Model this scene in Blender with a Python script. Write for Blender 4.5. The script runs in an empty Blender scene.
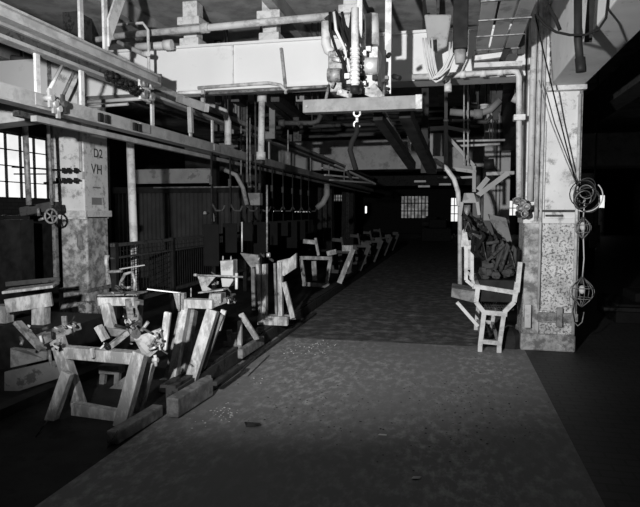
import bpy, math, random
from mathutils import Vector, Matrix
random.seed(7)
C = bpy.context.scene.collection
# ------------------------------------------------------------------ camera
F = 596.0; TH = math.radians(12.6); PH = math.atan(41.5/F); CAM = Vector((0, 0, 1.6))
fw = Vector((-math.sin(TH)*math.cos(PH), math.cos(TH)*math.cos(PH), -math.sin(PH)))
rt = Vector((math.cos(TH), math.sin(TH), 0)); up = rt.cross(fw)
def P(px, py, Y=None, X=None, Z=None):
    "point of the room on plane Y=, X= or Z= seen at a measured spot of the photo"
    r = fw + rt*((px-320)/F) - up*((py-253.5)/F)
    if Y is not None: t = Y/r.y
    elif X is not None: t = X/r.x
    else: t = (Z-1.6)/r.z
    return CAM + r*t
cd = bpy.data.cameras.new('camera'); cam = bpy.data.objects.new('camera', cd); C.objects.link(cam)
cd.sensor_width = 36; cd.lens = 36*F/640; cd.clip_end = 200
M3 = Matrix((rt, up, -fw)).transposed()
cam.matrix_world = Matrix.Translation(CAM) @ M3.to_4x4()
bpy.context.scene.camera = cam

# ------------------------------------------------------------------ materials
def mat(name, g, rough=.7, var=.25, scale=6, stain=0, stain_g=.05, stain_scale=5, bump=.15, metal=0, stretch=(1,1,1), edge=.06):
    m = bpy.data.materials.new(name); m.use_nodes = True; nt = m.node_tree; N = nt.nodes; L = nt.links
    b = N['Principled BSDF']; b.inputs['Roughness'].default_value = rough; b.inputs['Metallic'].default_value = metal
    if g < .1: b.inputs['Specular IOR Level'].default_value = .12
    tc = N.new('ShaderNodeTexCoord'); geo = N.new('ShaderNodeNewGeometry'); mp = N.new('ShaderNodeMapping')
    mp.inputs['Scale'].default_value = stretch
    L.new(geo.outputs['Position'], mp.inputs['Vector'])
    n = N.new('ShaderNodeTexNoise'); n.inputs['Scale'].default_value = scale; n.inputs['Detail'].default_value = 6
    L.new(mp.outputs[0], n.inputs['Vector'])
    r = N.new('ShaderNodeMapRange'); r.inputs[1].default_value = .3; r.inputs[2].default_value = .7
    r.inputs[3].default_value = g*(1-var); r.inputs[4].default_value = min(1, g*(1+var*.6)); L.new(n.outputs['Fac'], r.inputs[0])
    out = r.outputs[0]
    if stain > 0:
        n2 = N.new('ShaderNodeTexNoise'); n2.inputs['Scale'].default_value = stain_scale; n2.inputs['Detail'].default_value = 9
        n2.inputs['Roughness'].default_value = .7; L.new(mp.outputs[0], n2.inputs['Vector'])
        r2 = N.new('ShaderNodeMapRange'); r2.inputs[1].default_value = 1-stain-edge; r2.inputs[2].default_value = 1-stain
        L.new(n2.outputs['Fac'], r2.inputs[0])
        mx = N.new('ShaderNodeMix'); mx.data_type = 'FLOAT'; L.new(r2.outputs[0], mx.inputs[0]); L.new(out, mx.inputs[2]); mx.inputs[3].default_value = stain_g
        out = mx.outputs[0]
    cc = N.new('ShaderNodeCombineColor')
    for i in range(3): L.new(out, cc.inputs[i])
    L.new(cc.outputs[0], b.inputs['Base Color'])
    if bump:
        bp = N.new('ShaderNodeBump'); bp.inputs['Strength'].default_value = bump; bp.inputs['Distance'].default_value = .01
        L.new(n.outputs['Fac'], bp.inputs['Height']); L.new(bp.outputs[0], b.inputs['Normal'])
    return m
def brickmat(name, g, g2, mortar, bw, bh, sc=1, swap=False, rough=.8):
    m = bpy.data.materials.new(name); m.use_nodes = True; nt = m.node_tree; N = nt.nodes; L = nt.links
    b = N['Principled BSDF']; b.inputs['Roughness'].default_value = rough
    geo = N.new('ShaderNodeNewGeometry'); sx = N.new('ShaderNodeSeparateXYZ'); cb = N.new('ShaderNodeCombineXYZ')
    L.new(geo.outputs['Position'], sx.inputs[0])
    if swap == 'floor': L.new(sx.outputs[0], cb.inputs[0]); L.new(sx.outputs[1], cb.inputs[1])
    else:
        ad = N.new('ShaderNodeMath'); ad.operation = 'ADD'; L.new(sx.outputs[0], ad.inputs[0]); L.new(sx.outputs[1], ad.inputs[1])
        L.new(ad.outputs[0], cb.inputs[0]); L.new(sx.outputs[2], cb.inputs[1])
    t = N.new('ShaderNodeTexBrick'); L.new(cb.outputs[0], t.inputs['Vector']); t.inputs['Scale'].default_value = sc
    t.inputs['Brick Width'].default_value = bw; t.inputs['Row Height'].default_value = bh; t.inputs['Mortar Size'].default_value = .008
    t.inputs['Color1'].default_value = (g,)*3+(1,); t.inputs['Color2'].default_value = (g2,)*3+(1,); t.inputs['Mortar'].default_value = (mortar,)*3+(1,)
    L.new(t.outputs['Color'], b.inputs['Base Color'])
    return m
WHITE = mat('white paint', .66, .6, .12, 3, .40, .42, 9, edge=.12)
GIRD = mat('white painted girder', .72, .6, .07, 1.5, .25, .55, 3, edge=.15)
PEEL = mat('aged white paint', .70, .7, .16, 3, .38, .30, 7, .3, edge=.10)
SPOT = mat('mottled chipped paint', .60, .75, .32, 6, .43, .13, 42, .4, edge=.07)
STAINP = mat('grimy old paint', .50, .8, .35, 5, .42, .15, 8, .3, edge=.15)
WOODF = mat('dimmed far timber', .10, .9, .3, 8)  # darker copy for the far stands; distance gloom put into the colour
SHEETL = mat('spreader steel', .22, .7, .25, 6, .4, .15, 10, edge=.15)
CONC = mat('bare stained concrete', .42, .9, .35, 6, .46, .10, 10, .4)
WOODW = mat('whitewashed timber', .62, .8, .30, 8, .44, .26, 14, .3, stretch=(1,1,.35), edge=.16)
WOODG = mat('grey timber', .25, .85, .35, 8, .42, .12, 10, .4, edge=.15)
WOODD = mat('oily dark timber', .07, .8, .4, 8, .42, .02, 9, .4)
STEEL = mat('grey steel', .32, .5, .3, 9, .42, .12, 14, .2, .2, edge=.12)
RAILM = mat('painted rail steel', .40, .5, .2, 4, .40, .28, 6, .15, edge=.14)
DARK = mat('black greasy steel', .02, .55, .5, 9, 0, bump=.3)
DARK2 = mat('dark grey steel', .075, .6, .4, 8, .42, .03, 8, .2)
RUB = mat('black rubber', .012, .85, .2, 9)
HOSEW = mat('pale hose', .6, .5, .15, 9)
PIPE = mat('pale painted pipe', .55, .6, .2, 5, .38, .3, 8, edge=.12)
GREY = mat('grey painted sheet', .22, .7, .2, 3, .4, .12, 4)
GREYL = mat('light grey sheet', .36, .7, .2, 3, .4, .2, 4)
CEIL = mat('sooty ceiling', .45, .9, .3, 2, .4, .28, 3, edge=.15)
CHROME = mat('bright bare metal', .75, .45, .15, 12, metal=.5)
AISLE = mat('worn concrete aisle', .58, .85, .68, .9, .47, .22, 14, .7, edge=.3, stretch=(1,.5,1))
OILY = mat('oily dark floor', .028, .65, .5, 4, .4, .015, 6, .4)
BLOCK = brickmat('wood block floor', .04, .028, .012, .2, .1, 1, 'floor', .6)
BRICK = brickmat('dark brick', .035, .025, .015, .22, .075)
PAPER = mat('scraps', .75, .8, .1)
def emis(name, s, var=.3):
    m = bpy.data.materials.new(name); m.use_nodes = True; N = m.node_tree.nodes; L = m.node_tree.links
    b = N['Principled BSDF']; b.inputs['Base Color'].default_value = (.6,.6,.6,1); b.inputs['Roughness'].default_value = .3
    geo = N.new('ShaderNodeNewGeometry'); n = N.new('ShaderNodeTexNoise'); n.inputs['Scale'].default_value = 2.5; L.new(geo.outputs['Position'], n.inputs['Vector'])
    r = N.new('ShaderNodeMapRange'); r.inputs[1].default_value = .35; r.inputs[2].default_value = .6; r.inputs[3].default_value = s*(1-var); r.inputs[4].default_value = s
    L.new(n.outputs['Fac'], r.inputs[0]); L.new(r.outputs[0], b.inputs['Emission Strength']); b.inputs['Emission Color'].default_value = (1,1,1,1)
    return m
DAY = emis('daylit glass', 1.0, .15); DAYD = emis('grimy daylit glass', .16, .8); DAYB = emis('bright glass', 1.3, .1)

# ------------------------------------------------------------------ mesh builder
class MB:
    def __init__(s): s.v = []; s.f = []; s.bev = 0; s.smooth = []
    def add(s, vs, fs, sm=False):
        o = len(s.v); s.v += [Vector(v) for v in vs]
        for f in fs: s.f.append([i+o for i in f]); s.smooth.append(sm)
        return s
    def box(s, x0, x1, y0, y1, z0, z1):
        vs = [(x,y,z) for x in (x0,x1) for y in (y0,y1) for z in (z0,z1)]
        return s.add(vs, [(0,1,3,2),(4,6,7,5),(0,4,5,1),(2,3,7,6),(0,2,6,4),(1,5,7,3)])
    def bar(s, p, q, w, h, ref=(0,0,1), w2=None, h2=None):
        "rectangular bar p..q; h along ref, w across"
        p = Vector(p); q = Vector(q); d = (q-p).normalized(); ref = Vector(ref)
        if abs(d.dot(ref)) > .98: ref = Vector((0,1,0))
        a = d.cross(ref).normalized(); b = a.cross(d).normalized()
        w *= 1+random.uniform(-.05,.05); h *= 1+random.uniform(-.05,.05)
        w2 = w if w2 is None else w2; h2 = h if h2 is None else h2
        vs = []
        for c, ww, hh in ((p,w,h),(q,w2,h2)):
            for i, j in ((-1,-1),(1,-1),(1,1),(-1,1)): vs.append(c + a*ww*.5*i + b*hh*.5*j)
        return s.add(vs, [(3,2,1,0),(4,5,6,7),(0,1,5,4),(1,2,6,5),(2,3,7,6),(3,0,4,7)])
    def tube(s, pts, r, n=8, r2=None):
        pts = [Vector(p) for p in pts]; m = len(pts); prev = None; vs = []; fs = []
        for i, p in enumerate(pts):
            t = (pts[min(i+1,m-1)] - pts[max(i-1,0)]).normalized()
            if prev is None:
                a = t.cross(Vector((0,0,1)))
                if a.length < .05: a = t.cross(Vector((1,0,0)))
            else: a = prev - t*prev.dot(t)
            a.normalize(); prev = a; b = t.cross(a)
            rr = r if r2 is None else r + (r2-r)*i/(m-1)
            for k in range(n):
                an = 2*math.pi*k/n; vs.append(p + a*math.cos(an)*rr + b*math.sin(an)*rr)
        for i in range(m-1):
            for k in range(n): fs.append((i*n+k, i*n+(k+1)%n, (i+1)*n+(k+1)%n, (i+1)*n+k))
        s.add(vs, fs, True); o = len(s.v)-len(vs)
        s.f.append([o+k for k in range(n)][::-1]); s.smooth.append(False)
        s.f.append([o+(m-1)*n+k for k in range(n)]); s.smooth.append(False)
        return s
    def ring(s, c, axis, R, r, n=20, k=6, a0=0, a1=2*math.pi):
        c = Vector(c); ax = Vector(axis).normalized(); a = ax.cross(Vector((0,0,1)))
        if a.length < .05: a = Vector((1,0,0))
        a.normalize(); b = ax.cross(a)
        pts = [c + a*R*math.cos(a0+(a1-a0)*i/n) + b*R*math.sin(a0+(a1-a0)*i/n) for i in range(n+1)]
        return s.tube(pts, r, k)
    def prism(s, poly, ext):
        poly = [Vector(p) for p in poly]; ext = Vector(ext); n = len(poly)
        vs = poly + [p+ext for p in poly]
        fs = [tuple(range(n))[::-1], tuple(range(n,2*n))] + [(i,(i+1)%n,n+(i+1)%n,n+i) for i in range(n)]
        return s.add(vs, fs)
    def blob(s, c, rx, ry, rz, n=10, m=6, j=.15):
        c = Vector(c); vs = [c+Vector((0,0,-rz))]; fs = []
        for i in range(1, m):
            th = math.pi*i/m
            for k in range(n):
                an = 2*math.pi*k/n; q = 1+random.uniform(-j,j)
                vs.append(c+Vector((rx*math.sin(th)*math.cos(an)*q, ry*math.sin(th)*math.sin(an)*q, -rz*math.cos(th)*q)))
        vs.append(c+Vector((0,0,rz)))
        for k in range(n):
            fs.append((0, 1+(k+1)%n, 1+k)); o = 1+(m-2)*n; fs.append((o+k, o+(k+1)%n, len(vs)-1))
            for i in range(m-2): a = 1+i*n; fs.append((a+k, a+(k+1)%n, a+n+(k+1)%n, a+n+k))
        return s.add(vs, fs, j < .05)
    def sheet(s, fn, nu, nv, th=.01):
        vs = [Vector(fn(i/nu, j/nv)) for j in range(nv+1) for i in range(nu+1)]; w = nu+1; n = len(vs)
        top = [(j*w+i, j*w+i+1, (j+1)*w+i+1, (j+1)*w+i) for j in range(nv) for i in range(nu)]
        vs2 = vs + [v-Vector((0,0,th)) for v in vs]
        fs = top + [tuple(n+k for k in f[::-1]) for f in top]
        for i in range(nu): fs.append((i+1, i, n+i, n+i+1)); a = nv*w+i; fs.append((a, a+1, n+a+1, n+a))
        for j in range(nv): a = j*w; fs.append((a, a+w, n+a+w, n+a)); a = j*w+nu; fs.append((a+w, a, n+a, n+a+w))
        return s.add(vs2, fs)
def mkobj(name, mb, m, org, parent=None):
    me = bpy.data.meshes.new(name); me.from_pydata([v-org for v in mb.v], [], mb.f)
    for x in (m if isinstance(m, list) else [m]): me.materials.append(x)
    me.polygons.foreach_set('use_smooth', mb.smooth); me.update()
    o = bpy.data.objects.new(name, me); C.objects.link(o)
    if mb.bev:
        b = o.modifiers.new('bevel', 'BEVEL'); b.width = mb.bev; b.segments = 2; b.limit_method = 'ANGLE'
    if parent: o.parent = parent
    return o
class T:
    def __init__(s, name, label=None, cat=None, group=None, kind=None):
        s.name=name; s.label=label; s.cat=cat; s.group=group; s.kind=kind; s.parts=[]
    def part(s, name, m, parent=None, label=None):
        mb = MB(); s.parts.append((name, mb, m, parent, label)); return mb
    def done(s, single=False):
        vs = [v for p in s.parts for v in p[1].v]
        org = Vector(((min(v.x for v in vs)+max(v.x for v in vs))/2, (min(v.y for v in vs)+max(v.y for v in vs))/2, min(v.z for v in vs)))
        if single or (len(s.parts) == 1 and s.parts[0][0] == s.name):
            r = mkobj(s.name, s.parts[0][1], s.parts[0][2], org); r.location = org
        else:
            r = bpy.data.objects.new(s.name, None); r.empty_display_size = .1; C.objects.link(r); r.location = org
            made = {}
            for name, mb, m, par, lab in s.parts:
                o = mkobj(name, mb, m, org, made[id(par)] if par is not None else r); made[id(mb)] = o
                if lab: o['label'] = lab
        if s.label: r['label'] = s.label
        if s.cat: r['category'] = s.cat
        if s.group: r['group'] = s.group
        if s.kind: r['kind'] = s.kind
        s.root = r; return r
def one(name, m, label, cat, group=None, kind=None):
    t = T(name, label, cat, group, kind); return t, t.part(name, m)
def copy_tree(o, delta=None, parent=None, label=None):
    c = o.copy(); C.objects.link(c)
    if parent: c.parent = parent
    if delta is not None: c.location = o.location + Vector(delta)
    if label: c['label'] = label
    for ch in list(o.children): copy_tree(ch, None, c)
    return c
def lerp(a, b, t): return a+(b-a)*t

# ------------------------------------------------------------------ setting
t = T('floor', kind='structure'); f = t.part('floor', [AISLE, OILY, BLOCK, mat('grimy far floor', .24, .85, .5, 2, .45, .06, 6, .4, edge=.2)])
def fq(x0, x1, y0, y1):
    f.add([(x0,y0,0),(x1,y0,0),(x1,y1,0),(x0,y1,0)], [(0,1,2,3)])
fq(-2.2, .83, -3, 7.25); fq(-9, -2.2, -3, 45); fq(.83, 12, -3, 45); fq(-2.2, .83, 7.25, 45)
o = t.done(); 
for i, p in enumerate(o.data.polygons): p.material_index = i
t = T('ceiling', kind='structure'); t.part('ceiling', CEIL).box(-9.2,12.2,-3,45.2,4.3,4.5); t.done()
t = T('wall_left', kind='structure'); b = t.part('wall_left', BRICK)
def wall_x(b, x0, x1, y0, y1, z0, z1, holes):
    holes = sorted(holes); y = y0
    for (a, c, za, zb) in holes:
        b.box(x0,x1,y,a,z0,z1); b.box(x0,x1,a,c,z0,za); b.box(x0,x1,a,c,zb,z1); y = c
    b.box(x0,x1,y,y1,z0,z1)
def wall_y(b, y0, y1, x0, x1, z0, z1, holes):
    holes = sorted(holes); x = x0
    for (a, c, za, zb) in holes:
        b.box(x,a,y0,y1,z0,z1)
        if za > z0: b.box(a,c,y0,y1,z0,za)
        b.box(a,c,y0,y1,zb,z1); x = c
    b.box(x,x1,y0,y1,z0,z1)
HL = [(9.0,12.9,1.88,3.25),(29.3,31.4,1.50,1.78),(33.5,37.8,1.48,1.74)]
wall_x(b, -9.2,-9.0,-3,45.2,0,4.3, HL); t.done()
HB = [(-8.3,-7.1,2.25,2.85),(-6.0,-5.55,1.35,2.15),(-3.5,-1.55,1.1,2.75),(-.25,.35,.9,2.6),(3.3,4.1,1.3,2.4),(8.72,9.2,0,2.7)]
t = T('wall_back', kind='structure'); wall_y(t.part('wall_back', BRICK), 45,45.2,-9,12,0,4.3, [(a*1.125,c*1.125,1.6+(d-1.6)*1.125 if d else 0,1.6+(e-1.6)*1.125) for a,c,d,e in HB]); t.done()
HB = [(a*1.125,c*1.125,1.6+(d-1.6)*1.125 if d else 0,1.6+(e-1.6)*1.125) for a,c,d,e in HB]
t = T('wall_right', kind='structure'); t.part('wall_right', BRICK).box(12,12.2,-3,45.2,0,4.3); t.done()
wn = [0]
def window(axis, pos, a, c, za, zb, nu, nv, glass, name=None, fr=.04):
    wn[0] += 1; t = T(name or 'window_%d' % wn[0], kind='structure')
    fm = t.part('window_frame', DARK); gl = t.part('window_pane', glass)
    def bx(m, u0,u1,z0,z1,d0,d1):
        if axis == 'x': m.box(pos-d1,pos-d0,u0,u1,z0,z1)
        else: m.box(u0,u1,pos+d0,pos+d1,z0,z1)
    bx(gl, a,c,za,zb,.10,.115)
    for i in range(nu+1):
        u = lerp(a+fr/2, c-fr/2, i/nu); w = fr/2 if i in (0,nu) else fr*.3; bx(fm, u-w,u+w,za,zb,.04,.13)
    for j in range(nv+1):
        z = lerp(za+fr/2, zb-fr/2, j/nv); w = fr/2 if j in (0,nv) else fr*.3; bx(fm, a,c,z-w,z+w,.045,.125)
    t.done()
window('x', -9.0, 9.0,12.9,1.88,3.25, 9,4, DAY, fr=.03)
window('x', -9.0, 29.3,31.4,1.50,1.78, 5,1, DAYB, fr=.12)
window('x', -9.0, 33.5,37.8,1.48,1.74, 6,1, DAYB, fr=.12)
window('y', 45, *HB[0], 6,2, DAYD, fr=.10)
window('y', 45, *HB[1], 1,1, DAYB, fr=.18)
window('y', 45, *HB[2], 8,3, DAYD, fr=.12)
window('y', 45, *HB[3], 2,3, DAY, fr=.1)
window('y', 45, *HB[4], 2,2, DAY, fr=.1)
t = T('door_1', kind='structure'); d = t.part('door_frame', DARK); x0,x1,z0,z1 = HB[5]
d.box(x0,x0+.08,45.0,45.15,0,z1); d.box(x1-.08,x1,45.0,45.15,0,z1); d.box(x0+.08,x1-.08,45.0,45.15,z1-.08,z1)
t.part('door_leaf', GREYL).box(x0+.08,x1-.08,45.05,45.1,0,1.9); t.part('window_pane', DAY).box(x0+.08,x1-.08,45.06,45.09,1.9,z1-.08); t.done()

# ------------------------------------------------------------------ columns
GZ0, GZ1 = 3.14, 3.72
def text_mesh(t, s, size, origin, right, upv, m, name='painted_mark', label=None):
    cu = bpy.data.curves.new('tx', 'FONT'); cu.body = s; cu.size = size; cu.extrude = .0015; cu.align_x = 'CENTER'; cu.space_character = 1.1; cu.offset = .002
    ob = bpy.data.objects.new('tx', cu); C.objects.link(ob); bpy.context.view_layer.update()
    dg = bpy.context.evaluated_depsgraph_get(); me = bpy.data.meshes.new_from_object(ob.evaluated_get(dg))
    r = Vector(right); u = Vector(upv); n = r.cross(u); mb = t.part(name, m, label=label)
    mb.add([Vector(origin)+r*v.co.x+u*v.co.y+n*v.co.z for v in me.vertices], [list(p.vertices) for p in me.polygons])
    bpy.data.objects.remove(ob); bpy.data.curves.remove(cu); bpy.data.meshes.remove(me)
# left column
t = T('concrete_column', 'pale square column with painted letters, left behind the overhead rails', 'column', 'building columns')
cx0, cx1, cy0, cy1 = -5.33, -4.87, 7.2, 7.78
s = t.part('shaft', PEEL); s.bev=.015; s.box(cx0,cx1,cy0,cy1,1.5,3.72)
s = t.part('column_head', DARK2); s.box(cx0+.12,cx1-.12,cy0+.12,cy1-.12,3.72,4.3)
s = t.part('lower_shaft', STAINP); s.bev=.02; s.box(cx0+.06,cx1-.0,cy0+.03,cy1-.03,.30,1.56)
s = t.part('collar', WHITE); s.bev=.006; s.box(cx0-.02,cx1+.03,cy0-.03,cy1+.03,1.53,1.62)
s = t.part('plinth', CONC); s.bev=.05
s.add([(cx0-.05,cy0-.12,0),(cx1+.12,cy0-.12,0),(cx1+.12,cy1+.1,0),(cx0-.05,cy1+.1,0),(cx0+.08,cy0-.02,.38),(cx1+.03,cy0-.02,.38),(cx1+.03,cy1,.38),(cx0+.08,cy1,.38)],
      [(3,2,1,0),(4,5,6,7),(0,1,5,4),(1,2,6,5),(2,3,7,6),(3,0,4,7)])
s = t.part('band', STEEL); s.box(cx0+.03,cx1+.02,cy0-.0,cy1+.02,.50,.55)
s = t.part('conduit', PIPE); s.tube([(cx1-.03,cy0-.02,3.7),(cx1-.03,cy0-.02,2.1)], .02)
s.box(cx1-.07,cx1+.01,cy0-.05,cy0+.0,2.04,2.14)
s = t.part('corner_strip', STEEL); s.box(cx0-.05,cx0,cy0-.01,cy0+.05,.6,3.7)
mk = DARK2
text_mesh(t, 'D2', .17, (cx1+.001, 7.54, 2.36), (0,1,0), (0,0,1), mk)
text_mesh(t, 'VH', .19, (cx1+.001, 7.50, 2.13), (0,1,0), (0,0,1), mk)
pt = t.part('patch', GREY, label='grey rusty patch on the column side'); pt.box(cx1-.001,cx1+.003,7.36,7.6,1.70,1.80); pt.box(cx1-.001,cx1+.003,7.40,7.58,1.93,1.95)
for zz in (.42,1.2): 
    pt.blob((cx1-.1,cy0+.02,zz), .05,.03,.12)
t.done()
# right column
t = T('concrete_column', 'broad white column with peeling paint at the right edge of the aisle', 'column', 'building columns')
rx0, rx1 = .80, 1.36
s = t.part('shaft', PEEL); s.bev=.012; s.box(rx0,rx1,7.2,7.76,1.50,4.3)
s = t.part('lower_shaft', SPOT); s.bev=.012; s.box(rx0-.004,rx1+.004,7.196,7.764,.0,1.51)
s = t.part('collar', PEEL); s.bev=.006; s.box(rx0-.02,rx1+.02,7.17,7.79,1.47,1.53)
s = t.part('bracket_band', STEEL, label='steel band with centre clamp near the foot')
s.bev=.004; s.box(rx0+.16,rx1+.03,7.14,7.2,.36,.45); s.box(rx0+.36,rx0+.42,7.10,7.15,.30,.52); s.box(rx0+.16,rx1,7.15,7.2,.34,.36)
s = t.part('plinth', STAINP); s.bev=.02; s.box(rx0-.02,rx1+.02,7.17,7.79,0,.2)
s = t.part('mortar_heap', OILY); s.blob((rx0-.12,7.3,.08), .16,.12,.16)
s = t.part('side_panel', STAINP); s.bev=.005; s.box(.80,.975,7.165,7.2,.2,1.47)
for x, r, z0, z1 in ((.845,.035,1.72,4.25),(.915,.022,1.5,4.25),(.965,.015,.5,3.6),(1.345,.018,.2,2.9)):
    p = t.part('conduit', PIPE); p.tube([(x,7.15,z1),(x,7.15,z0)], r, 10)
s = t.part('junction_box', PIPE); s.bev=.006; s.box(.81,.88,7.08,7.12,.28,.55)
s = t.part('cover_plate', WHITE); s.bev=.006; s.box(.98,1.005,7.17,7.2,1.52,2.62)
s = t.part('corner_angle', STEEL); s.box(rx1-.01,rx1+.02,7.17,7.26,.45,2.95)
s = t.part('bar', DARK2); s.box(.80,1.34,7.16,7.195,1.60,1.625); s.box(1.02,1.2,7.15,7.19,1.55,1.57)
t.part('flange', WHITE).box(.98,1.24,7.175,7.2,3.05,3.75)
t.done()
# columns beyond
K = 0
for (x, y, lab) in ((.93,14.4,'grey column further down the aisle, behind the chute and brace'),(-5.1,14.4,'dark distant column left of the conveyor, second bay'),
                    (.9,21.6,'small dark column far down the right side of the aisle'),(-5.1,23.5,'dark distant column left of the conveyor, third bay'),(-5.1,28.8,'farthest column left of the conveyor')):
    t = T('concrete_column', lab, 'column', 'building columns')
    s = t.part('shaft', GIRD if x>0 else DARK2); s.bev=.01; s.box(x-.25,x+.33,y,y+.5,1.4,4.3)  # left row coloured dark in place of the unlit depth there
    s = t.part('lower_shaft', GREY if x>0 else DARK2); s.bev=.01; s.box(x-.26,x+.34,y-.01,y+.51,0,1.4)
    s = t.part('conduit', STEEL); s.tube([(x+.02,y-.03,4.2),(x+.02,y-.03,.3)], .02); s.tube([(x+.1,y-.03,4.2),(x+.1,y-.03,.3)], .015)
    t.done()

# ------------------------------------------------------------------ girders
def girder(y, x0, x1, z0, z1, m, lab, detail=False):
    t = T('girder', lab, 'girder', 'cross girders under the ceiling')
    s = t.part('web', m); s.box(x0,x1,y+.02,y+.30,z0+.03,z1-.03)
    s = t.part('flange', m); s.box(x0,x1,y-.02,y+.34,z0,z0+.03)
    s = t.part('flange', m); s.box(x0,x1,y-.02,y+.34,z1-.03,z1)
    if detail:
        s = t.part('seam_plate', WHITE)
        for px in (233,): 
            a = P(px,90,Y=y); s.box(a.x-.01,a.x+.01,y-.005,y+.02,z0+.03,z1-.03)
        s = t.part('strap', STEEL); s.bar(P(281,48,Y=y-.04),P(286,94,Y=y-.04),.03,.03)
        for px in (192,271,352):
            a = P(px,44,Y=y+.1); x = a.x
            s = t.part('pedestal', WHITE); s.bev=.01; s.box(x-.13,x+.13,y-.0,y+.28,z1,z1+.10); s.box(x-.09,x+.09,y+.04,y+.24,z1+.1,z1+.26); s.box(x-.15,x+.15,y-.02,y+.30,z1+.26,z1+.36); s.box(x-.1,x+.1,y+.04,y+.24,z1+.36,4.29)
    t.done()
girder(7.22, cx1+.03, rx0-.03, GZ0, GZ1, GIRD, 'nearest wide white girder crossing overhead between the two columns', True)
girder(19.0, -8.98, 11.98, 2.95, 3.9, mat('pale far girder paint',.62,.7,.15,2,.35,.35,3,edge=.15), 'grey girder crossing in the far distance beyond the hoist')
girder(30, -9, 12, 2.9, 3.6, DARK2, 'faint farthest girder above the bright back windows')
# outer part of the nearest girder beyond left column
t, s = one('gusset_beam', GIRD, 'stub of white beam left of the lettered column, up under the ceiling', 'beam'); s.box(-9,cx0,7.3,7.6,3.2,3.7); t.done()
# long beam over right column toward the viewer
t = T('ceiling_beam', 'wide grey ceiling beam running from the right column toward the viewer', 'beam')
s = t.part('beam_body', mat('grey painted soffit', .68,.8,.12,3,.35,.45,5)); s.bev=.01; s.box(1.02,1.38,.6,7.2,2.99,3.9)
s = t.part('beam_top', GIRD); s.box(1.0,1.40,.6,7.2,3.9,4.3)
s = t.part('ledge', WHITE); s.box(1.0,1.4,7.08,7.165,2.94,2.99)
for py in (50,59,68,77,86):
    for px in (541,546,551):
        c = P(px,py-(px-541)*.5,X=1.02)
        if c.z>3.02: s = t.part('rivet', STEEL); s.tube([c, c+Vector((-.012,0,0))], .03, 6)
t.done()
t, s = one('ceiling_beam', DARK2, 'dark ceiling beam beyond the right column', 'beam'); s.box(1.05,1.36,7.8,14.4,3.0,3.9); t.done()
for i,(x) in enumerate((-7.2,-4.2,-2.2,-.3,3.4,6)):
    t, s = one('ceiling_joist', CEIL, 'sooty joist running lengthwise under the ceiling', 'joist', 'lengthwise ceiling joists')
    s.box(x-.06,x+.06,0,45,4.1,4.3); t.done()

# ------------------------------------------------------------------ overhead rails left
def ibeam(mb, x, y0, y1, zt, h, w, th=.018):
    mb.box(x-w/2,x+w/2,y0,y1,zt-th,zt); mb.box(x-w/2,x+w/2,y0,y1,zt-h,zt-h+th); mb.box(x-.008,x+.008,y0,y1,zt-h+th,zt-th)
def railX(px, py, z): return P(px, py, Z=z)
t = T('overhead_rail', 'upper main conveyor rail, long pale I-beam rising to the top left', 'rail')
s = t.part('rail_beam', RAILM); s.box(-3.49,-3.40,1.5,26,3.03,3.095)
s = t.part('web', DARK2, label='dark recessed web'); s.box(-3.46,-3.43,1.5,26,2.96,3.03)
s = t.part('lower_flange', RAILM); s.box(-3.50,-3.39,1.5,26,2.93,2.96)
t.done()
t = T('overhead_rail', 'companion rail beside the upper main rail, ending at the white girder', 'rail')
s = t.part('rail_beam', RAILM); ibeam(s, -3.22, 1.5, 6.15, 3.10, .10, .09)
s = t.part('end_plate', DARK2); s.box(-3.27,-3.17,6.15,6.17,2.98,3.12)
for y in (2.6,3.6,5.6):
    s = t.part('tie_plate', RAILM); s.box(-3.45,-3.2,y,y+.05,3.10,3.11)
t.done()
LZ = 2.60
t = T('overhead_rail', 'lower conveyor rail, broad pale beam descending under the upper rail', 'rail')
s = t.part('rail_beam', RAILM); s.box(-3.50,-3.42,1.5,26,LZ-.12,LZ)
s.box(-3.53,-3.39,1.5,26,LZ-.135,LZ-.12)
for y in (4.4,6.1,8.2,10.5): s = t.part('splice_plate', RAILM); s.bar((-3.41,y,LZ-.06),(-3.41,y+.22,LZ-.06),.012,.09)
for y in (5.3,5.42,5.95,6.05): s = t.part('clamp', DARK); s.box(-3.415,-3.39,y,y+.05,LZ-.115,LZ-.03)
t.done()
t, s = one('guide_bar', RAILM, 'thin pale guide bar running just below the lower conveyor rail', 'rail'); s.box(-3.62,-3.56,4.6,26,LZ-.21,LZ-.16); t.done()
t, s = one('guide_bar', DARK2, 'dark guide bar between the lower rail and the thin pale bar', 'rail'); s.box(-3.80,-3.74,4.6,26,LZ-.16,LZ-.11); t.done()
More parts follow.
